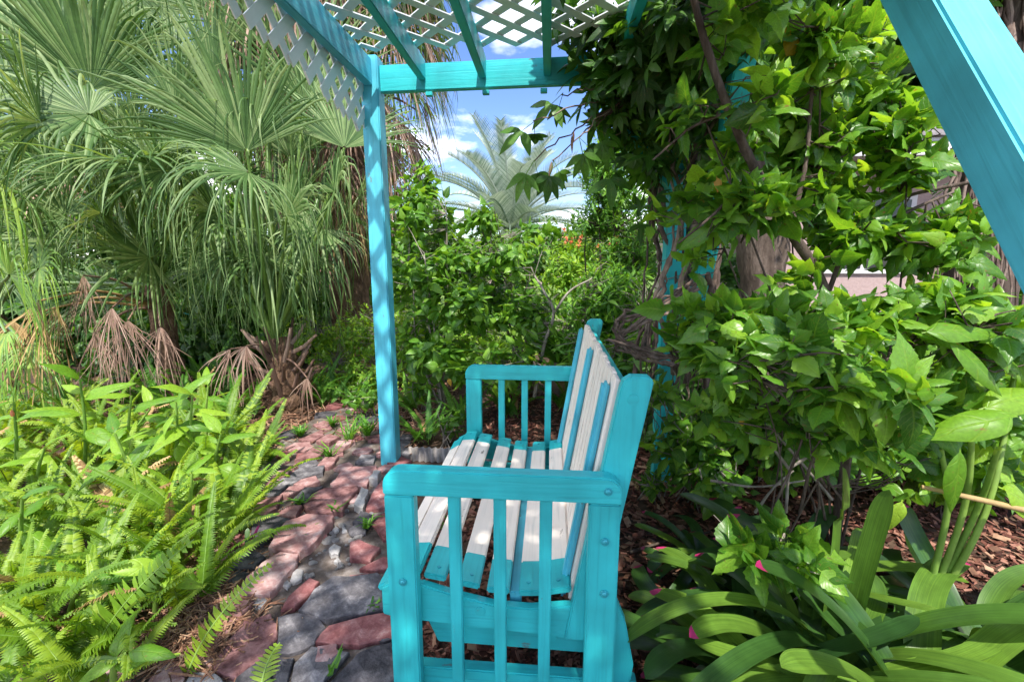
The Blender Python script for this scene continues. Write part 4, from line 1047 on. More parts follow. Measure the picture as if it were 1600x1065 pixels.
tree('broadleaf_tree', 'tall dark tree growing behind the vine covered post', 1.95, 6.8, 5.2, 1.3, 2000, 'shrub', .13)
tree('broadleaf_tree', 'dark leafy tree between the vine post and the pink house', 2.15, 4.9, 4.4, .85, 1000, 'dark', .16, 'ovate')
tree('broadleaf_tree', 'dark leafy tree at the right, in front of the house', 4.4, 3.9, 4.2, 1.2, 1300, 'dark', .16, 'ovate')

# ------------------------------------------------------------------ shrubs behind the bench
B = lambda px, py, Y, r: (at(px, py, Y), r)
shrub('leafy_shrub', 'loose bright green shrub with rounded leaves right behind the left post', 'shrub', ground(690, 640), [B(650, 330, 3.6, (.17, .3, .35)), B(665, 440, 3.5, (.24, .3, .28)), B(630, 400, 3.9, (.2, .3, .5)), B(670, 290, 4.0, (.14, .2, .3)), B(690, 345, 3.9, (.14, .2, .2)), B(660, 540, 3.5, (.25, .3, .3))], 230, 7, 'ovate', 'shrub', .115, 250, stems=7)
shrub('leafy_shrub', 'wide green shrub with rounded leaves behind the far armrest', 'shrub', ground(830, 610), [B(740, 400, 3.7, (.32, .3, .16)), B(800, 400, 3.8, (.36, .35, .2)), B(720, 480, 3.5, (.34, .3, .22)), B(820, 490, 3.6, (.3, .3, .2)), B(755, 345, 3.9, (.2, .2, .14)), B(840, 360, 4.2, (.32, .2, .12)), B(700, 560, 3.4, (.35, .3, .2)), B(800, 570, 3.3, (.35, .3, .2)), B(760, 470, 4.1, (.5, .3, .3))], 400, 7, 'ovate', 'shrub', .11, 300, stems=9, extra=[([at(835, 620, 3.5), at(850, 540, 3.5), at(865, 490, 3.5), at(850, 455, 3.5), at(835, 430, 3.6)], .016, .007), ([at(865, 490, 3.5), at(890, 455, 3.5), at(925, 435, 3.5)], .011, .005)])
shrub('small_leaved_bush', 'low lime green bush with tiny leaves behind the palm stump', 'bush', Vector((at(540, 560, 4.6).x, 4.6, 0)), [B(510, 530, 4.4, (.55, .4, .35)), B(590, 520, 4.5, (.5, .4, .38)), B(560, 590, 4.2, (.6, .4, .3)), B(630, 560, 4.4, (.4, .3, .3))], 900, 9, 'small', 'lime', .055, 0, stems=8)
shrub('small_leaved_bush', 'yellow green bush with tiny leaves glowing behind the leafy shrubs', 'bush', Vector((at(690, 500, 5.2).x, 5.2, 0)), [B(640, 470, 5.0, (.4, .4, .4)), B(720, 520, 5.0, (.6, .4, .4)), B(790, 540, 5.0, (.5, .4, .3))], 700, 9, 'small', 'lime', .06, 0, stems=7)
shrub('feathery_shrub', 'tall fine leaved green shrub between the sky and the vine post', 'shrub', Vector((at(960, 500, 4.6).x, 4.6, 0)), [B(960, 300, 4.6, (.32, .4, .45)), B(985, 400, 4.4, (.32, .4, .45)), B(945, 260, 4.8, (.28, .3, .3)), B(930, 350, 4.7, (.26, .3, .25))], 1100, 9, 'narrow', 'fine', .085, 0, stems=8, bark='bark_brown')
shrub('feathery_shrub', 'dense fern like green shrub below the vine post, left of the bench back', 'shrub', Vector((at(950, 560, 3.7).x, 3.7, 0)), [B(950, 470, 3.7, (.34, .35, .3)), B(900, 510, 3.9, (.3, .3, .25)), B(1000, 520, 3.5, (.2, .3, .3)), B(930, 560, 3.4, (.3, .3, .25))], 900, 9, 'narrow', 'fine', .10, 0, stems=8)
fl = shrub('flowering_bush', 'bush with orange flower heads in front of the far clearing', 'bush', Vector((at(930, 420, 6.5).x, 6.5, 0)), [B(900, 400, 6.5, (.5, .4, .3)), B(970, 400, 6.5, (.5, .4, .35)), B(890, 440, 6.2, (.6, .4, .4))], 500, 8, 'small', 'lime', .085, 0)
tips, u = in_blobs([B(905, 370, 6.3, (.5, .3, .14)), B(975, 380, 6.3, (.4, .3, .2))], 34)
P, D, U, S = clusters(tips, u + [0, -.5, .6], 9, .06, .03, .3, 1.3); foliage(fl, 'small', M['orange'], P, D, U, S, joined='flowers')
# reeds and strappy leaves rising left of the vine
rt = root('strappy_plant', 'clump of arching strap leaves behind the far end of the bench', 'plant', Vector((at(900, 560, 3.9).x, 3.9, 0)))
n = 70; P = np.array([tuple(at(890 + rnd.uniform(-50, 60), 600, 3.9))] * n) + nr.normal(0, .08, (n, 3)) * [1, 1, 0]; P[:, 2] = .1
D = unit(n) * .55 + [0, 0, 1]; foliage(rt, 'strap', M['fine'], P, D, np.tile([0., -.2, 1.], (n, 1)), nr.uniform(.7, 1.25, n), 60)
# hedge masses that close the view lower down
for lab, px, py, Y, rx, rz, mat, n in [
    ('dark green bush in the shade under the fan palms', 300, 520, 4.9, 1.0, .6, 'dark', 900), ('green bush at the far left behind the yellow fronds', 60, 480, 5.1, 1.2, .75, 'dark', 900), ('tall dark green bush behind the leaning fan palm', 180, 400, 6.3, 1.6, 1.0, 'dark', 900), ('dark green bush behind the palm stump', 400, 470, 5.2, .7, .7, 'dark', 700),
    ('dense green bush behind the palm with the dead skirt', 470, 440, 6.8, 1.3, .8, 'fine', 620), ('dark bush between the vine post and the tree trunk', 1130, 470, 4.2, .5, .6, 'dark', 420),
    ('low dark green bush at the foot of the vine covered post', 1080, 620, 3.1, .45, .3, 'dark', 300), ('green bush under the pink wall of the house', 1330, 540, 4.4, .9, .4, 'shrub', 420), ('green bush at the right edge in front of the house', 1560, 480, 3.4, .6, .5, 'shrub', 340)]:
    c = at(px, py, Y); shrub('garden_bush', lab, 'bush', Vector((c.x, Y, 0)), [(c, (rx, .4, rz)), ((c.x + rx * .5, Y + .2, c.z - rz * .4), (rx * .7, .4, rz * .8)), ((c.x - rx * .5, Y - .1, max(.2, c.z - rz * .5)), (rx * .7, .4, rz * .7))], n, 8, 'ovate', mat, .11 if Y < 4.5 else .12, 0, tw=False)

for lab, px, py, Y, rx, rz in [('pale green bush in front of the silvery palm', 770, 395, 9.0, 1.1, .55), ('pale green bush right of the silvery palm trunk', 880, 385, 9.6, 1.2, .6), ('pale green bush left of the silvery palm', 690, 400, 8.4, .7, .6), ('low green bush at the right behind the strap leaves', 1500, 640, 2.35, .45, .3), ('dark bush filling the corner at the right edge', 1600, 600, 2.6, .5, .45), ('low dark bush behind the low hibiscus', 1300, 640, 2.5, .45, .25)]:
    c = at(px, py, Y); shrub('garden_bush', lab, 'bush', Vector((c.x, Y, 0)), [(c, (rx, .4, rz)), ((c.x + rx * .5, Y + .2, max(.15, c.z - rz * .7)), (rx * .8, .4, rz * .8)), ((c.x - rx * .5, Y - .1, max(.2, c.z - rz * .6)), (rx * .7, .4, rz * .7))], 420, 8, 'ovate', 'far' if Y > 5 else 'shrub', .10 if Y < 5 else .14, 0, tw=False, bark='bark_brown', r=.006)
GU = 'shaded ferns under the palms'
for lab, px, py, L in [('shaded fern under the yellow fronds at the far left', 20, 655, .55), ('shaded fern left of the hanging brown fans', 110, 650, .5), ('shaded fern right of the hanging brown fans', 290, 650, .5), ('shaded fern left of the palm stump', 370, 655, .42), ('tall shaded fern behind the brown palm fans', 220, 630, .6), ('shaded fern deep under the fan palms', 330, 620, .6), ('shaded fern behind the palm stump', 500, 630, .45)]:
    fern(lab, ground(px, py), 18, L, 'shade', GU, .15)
# low teal boards glimpsed behind the palms
ft = root('low_fence', 'low turquoise board fence glimpsed behind the hanging palm fronds', 'fence', (at(130, 560, 5.6).x, 5.6, 0))
xa, xb = at(-40, 560, 5.6).x, at(300, 560, 5.6).x
for k in range(3): board('rail', (xa, 5.6, .22 + .2 * k), (xb, 5.6, .22 + .2 * k), .03, .14, T, ft)
for k in range(5): x = xa + (xb - xa) * k / 4; board('post', (x, 5.65, -.05), (x, 5.65, .78), .07, .07, T, ft, up=(0, 1, 0))

# corrugated edging strip between post and bench
g = Geo(); e0, e1 = Vector((-.90, 2.72, 0)), Vector((-.25, 2.72, 0))
n = 90; V = []; Q = []
for i in range(n + 1):
    p = e0.lerp(e1, i / n); y = p.y + .012 * math.sin(i * 1.1)
    V += [(p.x, y, -.02), (p.x, y, .085), (p.x, y + .006, .085), (p.x, y + .006, -.02)]
for i in range(n):
    for j in range(3): Q.append((i * 4 + j, i * 4 + 4 + j, i * 4 + 5 + j, i * 4 + 1 + j))
ed = put('garden_edging', mk_mesh('garden_edging', V, Q, M['edging'])); tag(ed, 'grey corrugated garden edging strip behind the bench', 'edging')
# ------------------------------------------------------------------ vine on the right post
vb = Vector((.75, 2.62, 0))
vn = root('woody_vine', 'old woody vine with dark hand shaped leaves climbing the right arbor post', 'vine', vb)
def vine_stem(pts, r0, r1, sides=7, name='stem', rt=None):
    q = curve(pts, 8); q = [p + nr.normal(0, .006, 3) for p in q]
    g = Geo(); g.tube(q, np.linspace(r0, r1, len(q)), sides, rnd.random(), wob=.18); return g.part(name, M['vine_bark'], rt or vn)
for i in range(26):
    x0 = rnd.uniform(1000, 1115); Y = rnd.uniform(2.68, 2.95) if i % 4 else rnd.uniform(2.45, 2.55)
    y0 = rnd.uniform(560, 640)
    pts = [at(x0 + rnd.uniform(-30, 30), y0, Y)]
    for k in range(1, 7):
        pts.append(at(1045 + (x0 - 1045) * (1 - .10 * k) + rnd.uniform(-28, 28) + 6 * k, y0 - k * 105, Y - .03 * k + rnd.uniform(-.05, .05)))
    vine_stem(pts, rnd.uniform(.006, .020), rnd.uniform(.004, .011))
for i in range(7):       # long loops hanging out to the left of the post
    o = rnd.uniform(-12, 12)
    pts = [at(1090 + o, 430 + 4 * i, 2.4), at(1030, 470 + 3 * i + o, 2.3), at(975 - 2 * i, 490 + 8 * i, 2.22), at(960 + 6 * i, 520 + 6 * i, 2.2), at(1010 + 5 * i, 545 + 4 * i, 2.2), at(1080 + o, 540 + 4 * i, 2.3), at(1130, 560 + o, 2.4)]
    vine_stem(pts, rnd.uniform(.006, .011), .006)
for i in range(16):      # hanging rootlets
    x = rnd.uniform(990, 1110); Y = rnd.uniform(2.3, 2.5); vine_stem([at(x, rnd.uniform(480, 560), Y), at(x + rnd.uniform(-12, 12), 600, Y), at(x + rnd.uniform(-20, 20), rnd.uniform(640, 690), Y)], .004, .002, 4)
# thin dark tendrils wound around the post and the raking leg
for base, tip, n, rad in ((Vector((XR, YB, 1.0)), Vector((XR, YB, 2.1)), 9, .068), (pA0, pA1, 16, .066)):
    ax = (tip - base); L_ = ax.length; ax = ax.normalized(); s1 = ax.cross(Vector((1, 0, .2))).normalized(); s2 = ax.cross(s1)
    ts = np.linspace(0, 1, n * 8); ph = [t * n * 2 * math.pi + .6 * math.sin(t * 23) for t in ts]
    pts = [base + ax * (L_ * (t + .012 * math.sin(p * .37))) + (s1 * math.cos(p) + s2 * math.sin(p)) * rad for t, p in zip(ts, ph)]
    g = Geo(); g.tube(pts, .0022, 4, .0); g.part('tendril', M['vine_bark'], vn)
# leaves: hanging sprays at the top, over the sky gap and over the roof
tips, u = in_blobs([B(985, 60, 2.4, (.28, .25, .22)), B(1060, 120, 2.35, (.30, .25, .26)), B(960, 150, 2.5, (.14, .2, .16)), B(1000, 240, 2.5, (.12, .15, .16)), B(1110, 40, 2.2, (.25, .3, .2)), B(900, 20, 2.5, (.12, .2, .1)), B(1040, 210, 2.6, (.15, .2, .2)), B(1130, 140, 2.5, (.2, .2, .25)), B(925, 110, 2.55, (.10, .12, .12)), B(1070, 300, 2.75, (.12, .1, .15)), B(1090, 250, 2.3, (.12, .08, .15)), B(1130, 340, 2.3, (.08, .06, .12)), B(1010, 340, 2.4, (.07, .06, .12))], 225)
P, D, U, S = clusters(tips, u + [0, -.3, -.7], 5, .22, .12, .5, 1.3, up=.6)
foliage(vn, 'palm5', M['dark'], P, D, U, S, 260)
for (px, py, Y, tx, ty) in [(835, 190, 2.3, -.5, -.4), (865, 250, 2.3, -.2, -.9), (905, 215, 2.3, .2, -.9), (930, 200, 2.35, .3, -.7), (835, 250, 2.3, -.4, -.7), (880, 145, 2.4, -.6, -.6), (950, 255, 2.4, .1, -1)]:
    p = np.array([tuple(at(px, py, Y))]); q = at(px, py, Y)
    vine_stem([q, q.lerp(at(1000, 150, 2.45), .5) + Vector((0, 0, .03)), at(1000, 150, 2.45)], .003, .005, 4, 'twig')
    foliage(vn, 'palm5', M['dark'], np.repeat(p, 2, 0), np.array([(tx, -.2, ty), (tx + .5, .1, ty + .3)]), np.array([(0., -.8, .6)] * 2), np.array([.21, .16]), 2)
# dry curled leaves in the sprays
for (px, py) in [(862, 252), (897, 205), (893, 212)]:
    q = at(px, py, 2.3); foliage(vn, 'narrow', M['dead'], [tuple(q)], [(rnd.uniform(-.3, .3), 0, -1)], [(.4, -1, .2)], [.075], 1, name='dry_leaf')
# vine mat added on the near roof, out of view, to shade the bench
n = 470; P = np.stack([nr.uniform(-.42, .62, n), nr.uniform(-.35, 1.72, n), nr.uniform(2.36, 2.60, n)], 1)
P2, D, U, S = clusters(P, unit(n) * [1, 1, .5] + [0, 0, .3], 3, .20, .1, .6, 1.5)
foliage(vn, 'palm5', M['dark'], P2, D, U, S, joined='roof_shade_foliage')

# ------------------------------------------------------------------ tree trunks on the right
tt = root('garden_tree', 'brown tree trunk standing between the raking leg and the pink house', 'tree', (at(1185, 450, 3.3).x, 3.3, 0))
g = Geo(); trunk(g, [Vector((at(1190, 450, 3.3).x, 3.3, -.1)), at(1188, 480, 3.3), at(1180, 330, 3.3), at(1190, 180, 3.3), at(1215, 20, 3.3), at(1240, -160, 3.3)], .15, .09, 14, .12)
g.part('trunk', M['bark_brown'], tt)
tips, u = in_blobs([(at(1250, -60, 3.2), (.9, .7, .45)), (at(1390, 100, 3.1), (.4, .4, .35)), (at(1230, 60, 3.0), (.35, .35, .3)), (at(1420, 60, 3.2), (.5, .5, .5))], 330)
P, D, U, S = clusters(tips, u + [0, -.2, -.3], 6, .17, .15); foliage(tt, 'ovate', M['dark'], P, D, U, S, 200, joined='crown')
t2 = root('garden_tree', 'tree trunk wrapped in hanging roots at the right edge of the picture', 'tree', (at(1545, 500, 2.7).x, 2.7, 0))
g = Geo(); trunk(g, [Vector((at(1540, 500, 2.7).x, 2.7, -.1)), at(1530, 500, 2.7), at(1535, 350, 2.7), at(1560, 150, 2.7), at(1600, -100, 2.7)], .16, .11, 14, .15); g.part('trunk', M['bark_brown'], t2)
for i in range(30):
    x = rnd.uniform(1470, 1600); vine_stem([at(x + 30, rnd.uniform(-30, 120), 2.6), at(x + rnd.uniform(0, 30), 250, 2.5), at(x + rnd.uniform(-20, 10), rnd.uniform(430, 520), 2.45)], rnd.uniform(.004, .014), .004, 6, 'root', t2)
tips, u = in_blobs([(at(1460, 60, 2.9), (.5, .4, .4)), (at(1590, -60, 2.6), (.6, .5, .35))], 150)
P, D, U, S = clusters(tips, u, 6, .16, .15); foliage(t2, 'ovate', M['dark'], P, D, U, S, 120, joined='crown')

# ------------------------------------------------------------------ hibiscus in front, right
hb0 = Vector((at(1330, 720, 1.9).x, 1.9, 0))
main_branch = [Vector((hb0.x - .02, 1.9, -.03)), at(1330, 620, 1.85), at(1292, 462, 1.75), at(1235, 360, 1.68), at(1180, 265, 1.6), at(1140, 175, 1.55), at(1100, 60, 1.55), at(1070, -60, 1.55)]
side = lambda *p: [at(*q) for q in p]
shrub('hibiscus_shrub', 'big hibiscus with a thick pale branch rising in front of the vine post', 'shrub', hb0,
      [B(1150, 320, 1.55, (.10, .16, .10)), B(1095, 300, 1.55, (.05, .12, .07)), B(1290, 300, 1.8, (.16, .2, .11)), B(1330, 365, 1.75, (.16, .2, .07)), B(1410, 260, 1.75, (.12, .16, .12)), B(1460, 370, 1.7, (.16, .2, .12)), B(1130, 60, 1.6, (.09, .12, .06)), B(1270, 60, 1.7, (.12, .14, .09)), B(1240, 180, 1.9, (.14, .2, .10)), B(1370, 170, 1.9, (.14, .2, .14)), B(1230, 250, 1.9, (.08, .14, .08)), B(1190, 140, 1.5, (.08, .08, .08)), B(1215, 320, 1.5, (.07, .08, .07)), B(1060, 180, 1.65, (.08, .1, .08)), B(1180, 10, 1.6, (.12, .12, .06)), B(1310, 110, 1.75, (.12, .14, .1)), B(1420, 190, 1.7, (.1, .12, .1)), B(1370, 60, 1.9, (.14, .16, .1)), B(1250, 420, 1.7, (.12, .12, .06)), B(1090, 400, 1.75, (.06, .1, .06)), B(1030, 330, 1.9, (.05, .08, .06)), B(1150, 230, 1.7, (.07, .08, .07)), B(1290, 220, 1.8, (.10, .12, .08))],
      285, 7, 'hib', 'hibiscus', .112, 300, stems=5, r=.006, bark='bark_brown',
      extra=[(main_branch, .021, .010), (side((1292, 462, 1.75), (1330, 380, 1.72), (1420, 330, 1.7), (1490, 300, 1.7)), .009, .004), (side((1180, 265, 1.6), (1120, 330, 1.52), (1060, 380, 1.5)), .006, .003), (side((1235, 360, 1.68), (1260, 250, 1.75), (1270, 130, 1.75), (1290, 40, 1.7)), .009, .004), (side((1140, 175, 1.55), (1080, 200, 1.6), (1020, 250, 1.6)), .006, .003), (side((1600, 270, 1.7), (1440, 300, 1.8), (1330, 330, 1.9), (1240, 280, 2.0)), .007, .005)])
h2 = Vector((at(1250, 700, 1.65).x, 1.75, 0))
shrub('hibiscus_shrub', 'low spreading hibiscus with large lit leaves beside the bench back', 'shrub', h2,
      [B(1120, 490, 1.6, (.20, .2, .07)), B(1220, 520, 1.5, (.22, .2, .09)), B(1330, 500, 1.5, (.22, .2, .08)), B(1440, 480, 1.55, (.2, .2, .09)), B(1150, 560, 1.5, (.15, .16, .07)), B(1290, 590, 1.35, (.18, .16, .08)), B(1390, 600, 1.25, (.16, .15, .08)), B(1540, 520, 1.5, (.18, .2, .12)), B(1090, 540, 1.7, (.1, .14, .06)), B(1140, 640, 1.65, (.14, .12, .08)), B(1240, 660, 1.55, (.14, .12, .08)), B(1340, 680, 1.4, (.12, .12, .07)), B(1450, 640, 1.5, (.14, .12, .09)), B(1560, 640, 1.5, (.14, .12, .1)), B(1500, 720, 1.6, (.2, .14, .08))],
      320, 6, 'hib', 'hibiscus', .125, 300, stems=4, r=.004, bark='bark_brown',
      extra=[(side((1290, 760, 1.7), (1230, 660, 1.6), (1180, 600, 1.55), (1130, 540, 1.55)), .006, .003), (side((1250, 800, 1.6), (1275, 700, 1.55), (1330, 600, 1.5), (1420, 540, 1.5)), .006, .003), (side((1210, 790, 1.55), (1245, 710, 1.5), (1262, 655, 1.5)), .005, .0025), (side((950, 530, 1.9), (1040, 555, 1.8), (1130, 565, 1.7), (1200, 560, 1.6)), .006, .004), (side((1110, 645, 1.8), (1200, 630, 1.7), (1290, 640, 1.6)), .005, .003), (side((1330, 800, 1.7), (1250, 700, 1.8), (1150, 640, 1.9)), .0045, .002)])
shrub('hibiscus_shrub', 'young hibiscus sprout with toothed leaves rising from the bromeliads', 'shrub', ground(1200, 930) , [B(1175, 860, 1.35, (.10, .08, .05)), B(1225, 840, 1.4, (.08, .08, .05)), B(1110, 810, 1.5, (.05, .06, .05)), B(1250, 880, 1.3, (.06, .06, .04))], 12, 7, 'hib', 'hibiscus', .12, 90, stems=4, r=.004)
# a few single yellow leaves caught in the shrubs
for (px, py, Y, s) in [(1155, 648, 1.6, .045), (1235, 48, 1.7, .10), (1120, 275, 1.5, .05), (880, 575, 2.9, .08), (1215, 20, 1.7, .07), (700, 590, 2.9, .06), (1300, 90, 1.8, .07)]:
    V, Q, uv = TM['ovate'][1]; q = at(px, py, Y); m = basis([tuple(q)], [(rnd.uniform(-.5, .5), -.2, -1)], [(0, -1, .3)], [s])[0]
    o = put('yellow_leaf', tmpl_mesh('ovate', 1, M['yellow'], 'yellow_leaf'), None, Matrix(m.tolist()))
    tag(o, {1155: 'small yellow leaf hanging low in the hibiscus beside the bench back', 1235: 'large yellow leaf near the top of the hibiscus', 1120: 'orange yellow leaf on the hibiscus tip in front of the vine post', 880: 'yellow leaf hanging behind the bench back', 1215: 'yellow leaf at the top edge beside the tree trunk', 700: 'yellow leaf in the shrub left of the far armrest', 1300: 'yellow leaf in the dark leaves left of the near raking leg'}[px], 'leaf', 'fallen yellow leaves')

# ------------------------------------------------------------------ bromeliads
def strap_leaf(rt, base, az, L, w, el, bend, pink=True, mat='brom', name='leaf', twist=0.0, rows=44):
    ts = np.linspace(0, 1, rows + 1); ang = el - bend * ts ** 1.25
    st = np.concatenate([[0], np.cumsum(np.cos(ang)[1:] * np.diff(ts))]) * L; zt = np.concatenate([[0], np.cumsum(np.sin(ang)[1:] * np.diff(ts))]) * L
    az_ = az + twist * ts ** 2
    hd = np.stack([np.cos(az_), np.sin(az_), 0 * az_], 1)
    C = np.array(base) + hd * st[:, None] + np.array([0, 0, 1.]) * zt[:, None]
    T_ = np.gradient(C, axis=0); T_ /= np.linalg.norm(T_, axis=1)[:, None]
    sd = np.stack([-np.sin(az_), np.cos(az_), 0 * az_], 1); Nn = np.cross(T_, sd) * -1
    Nn = np.where((Nn[:, 2:3] < 0) & (np.abs(ang)[:, None] < 1.5), -Nn, Nn)
    wd = w / 2 * np.minimum(1, .72 + ts * .9) * np.where(ts < .84, 1, np.maximum(.0, 1 - ((ts - .84) / .16) ** 2) ** .6 * .95 + .05)
    H = Nn * (wd * .38 * (1 - .5 * ts))[:, None]
    rows_mi = [1 if (pink and t > .972) else 0 for t in ts[1:]]
    g = Geo(); g.strip(C, sd * wd[:, None], H, nr.rand(), 0, rows_mi)
    return g.part(name, [M[mat], M['pink']], rt)
def bromeliad(label, base, n, L, w, seed_az=0, els=(.25, 1.25), fan_only=None):
    rt = root('bromeliad', label, 'bromeliad', base, 'bromeliads with pink leaf tips')
    for i in range(n):
        az = seed_az + i * 2.399 + rnd.uniform(-.2, .2); f = i / n
        el = els[0] + (els[1] - els[0]) * f + rnd.uniform(-.1, .1)
        strap_leaf(rt, Vector(base) + Vector((math.cos(az) * .03, math.sin(az) * .03, .03)), az, L * rnd.uniform(.75, 1.1), w * rnd.uniform(.85, 1.15), el, rnd.uniform(.6, 1.4) * (1.15 - .35 * f), twist=rnd.uniform(-.5, .5), pink=rnd.random() < .6)
    return rt
g1 = Vector((at(1340, 1030, 1.25).x, 1.25, 0))
bromeliad('large bromeliad with long arching leaves nearest the lower right corner', (1.02, 1.12, .02), 24, .66, .080, .3, (.3, 1.1))
bromeliad('bromeliad with pink tipped leaves spreading beside the rear foot of the bench', (.62, 1.26, -.02), 24, .48, .070, 1.1, (.1, .95))
bromeliad('bromeliad at the bottom edge with leaves reaching over the bench foot', (.70, 1.04, -.04), 22, .52, .072, 2.0, (.15, .8))
bromeliad('dark bromeliad half hidden behind the upright strap leaves', (.98, 1.66, .0), 22, .48, .066, .7, (.1, .95))
bromeliad('bromeliad under the yellowing leaf at the right edge', (1.42, 1.42, .0), 22, .52, .074, .2, (.1, 1.0))
bromeliad('small shaded bromeliad on the mulch behind the bench back', (.66, 1.80, .0), 14, .32, .046, .9, (.1, .9))
bromeliad('bromeliad with crowded arching leaves in front of the hibiscus sprout', (.82, 1.22, .02), 24, .50, .068, .5, (.15, 1.0))
bromeliad('bromeliad with dark leaves below the bare hibiscus stems', (.78, 1.55, .0), 22, .42, .05, .1, (.15, .95))
# broad straps: two upright dark ones, the rest sweeping out over the bromeliads
rt = root('strap_plant', 'upright plant with two broad dark green strap leaves above the bromeliads', 'plant', (.92, 1.32, .05))
for (az, L, w, el, be) in [(2.4, .62, .10, 1.60, .14), (.3, .56, .070, 1.48, .08), (-.5, .78, .085, 1.05, 1.25), (-.9, .60, .075, .9, 1.3), (3.35, .80, .055, .98, 1.75), (3.0, .66, .055, .75, 1.45), (3.7, .72, .06, .85, 1.5), (4.0, .58, .06, .7, 1.3), (2.6, .5, .05, .8, 1.3), (.9, .5, .06, .9, .9)]:
    strap_leaf(rt, Vector((.92 + .03 * math.cos(az), 1.32 + .03 * math.sin(az), .05)), az, L, w, el, be, pink=False, twist=rnd.uniform(-.2, .2))
# broad leaved plant at the right edge
rt = root('broad_leaved_plant', 'tall plant with broad yellow green leaves at the right edge', 'plant', (at(1510, 800, 1.45).x, 1.5, 0))
g = Geo()
for (px, py, Y) in [(1520, 640, 1.35), (1470, 700, 1.4), (1590, 560, 1.5), (1560, 700, 1.3)]:
    g.tube(curve([Vector((at(1490, 800, 1.45).x, 1.5, 0)), at((px + 1490) / 2, 800, 1.42), at(px, py, Y)], 6), np.linspace(.011, .007, 13), 7, rnd.random())
g.part('stalk', M['stalk'], rt)
P = []; D = []; U = []; S = []
for (px, py, Y, dx, dz, s) in [(1475, 525, 1.35, .75, -.55, .24), (1440, 520, 1.35, .95, .22, .20), (1500, 700, 1.3, .1, -1, .20), (1590, 650, 1.3, -.8, .0, .22), (1530, 640, 1.35, .9, .5, .22), (1560, 760, 1.3, .7, -.3, .22), (1470, 640, 1.5, -.5, .6, .2), (1590, 560, 1.5, -.3, .7, .22), (1410, 780, 1.35, -.2, -.7, .12), (1600, 500, 1.5, -.9, .2, .2)]:
    P.append(tuple(at(px, py, Y))); D.append((dx, -.15, dz)); U.append((0, -.7, .8)); S.append(s)
foliage(rt, 'big', M['ginger'], P, D, U, S, 20)
o = root('cut_cane', 'pale dry cane leaning over the bromeliads at the right edge', 'cane', tuple(at(1600, 800, 1.3))); g = Geo(); g.tube([at(1440, 760, 1.35), at(1530, 780, 1.3), at(1640, 805, 1.27)], [.006, .008, .009], 7); g.part('stalk', M['dead_y'], o)
# dead twigs lying behind the bromeliads
o = root('dead_twigs', 'bare pale branching twig rising out of the mulch behind the bench', 'twig', tuple(ground(1225, 790)))
g = Geo()
for pts in [((1228, 800, 1.75), (1235, 730, 1.72), (1265, 660, 1.7)), ((1235, 735, 1.72), (1200, 690, 1.7), (1165, 650, 1.72)), ((1300, 780, 1.8), (1250, 720, 1.75), (1190, 650, 1.7), (1160, 590, 1.7)), ((1110, 750, 1.85), (1180, 760, 1.8), (1260, 750, 1.8)), ((1235, 730, 1.72), (1280, 700, 1.7), (1300, 660, 1.7)), ((1180, 800, 1.8), (1210, 760, 1.75), (1240, 735, 1.72))]:
    q = curve([at(*p) for p in pts], 6); g.tube(q, np.linspace(.0065, .003, len(q)), 6, wob=.15)
g.part('twig', M['bark_grey'], o)
o = root('fallen_stick', 'dark stick lying on the mulch right of the bench', 'stick', tuple(ground(1060, 830))); g = Geo(); q = curve([ground(985, 862, .02), ground(1040, 845, .03), ground(1110, 830, .025)], 5); g.tube(q, np.linspace(.007, .005, len(q)), 6, wob=.2); g.part('stick', M['bark_brown'], o)

# ------------------------------------------------------------------ low plants behind and beside the bench
GF = 'ferns in the shade round the bench'
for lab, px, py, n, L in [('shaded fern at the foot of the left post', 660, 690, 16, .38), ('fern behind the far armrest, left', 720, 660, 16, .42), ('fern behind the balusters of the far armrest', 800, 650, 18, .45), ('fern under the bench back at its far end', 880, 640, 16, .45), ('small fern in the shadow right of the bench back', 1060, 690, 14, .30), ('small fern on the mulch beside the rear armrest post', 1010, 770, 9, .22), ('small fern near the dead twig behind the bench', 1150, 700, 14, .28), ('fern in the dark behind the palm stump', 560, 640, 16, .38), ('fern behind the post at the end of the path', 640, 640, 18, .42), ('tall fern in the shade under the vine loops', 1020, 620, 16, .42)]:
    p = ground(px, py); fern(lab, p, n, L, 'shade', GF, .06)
def sprigs(label, px, py, n, size, mat, key='ovate', h=.22, rx=.14, ni=60, grp='low leafy plants under the shrubs'):
    p = ground(px, py); blobs = [((p.x, p.y, h * .6), (rx, rx, h * .5))]
    return shrub('leafy_seedling', label, 'plant', p, blobs, n, 5, key, mat, size, ni, stems=6, r=.004, group=grp)
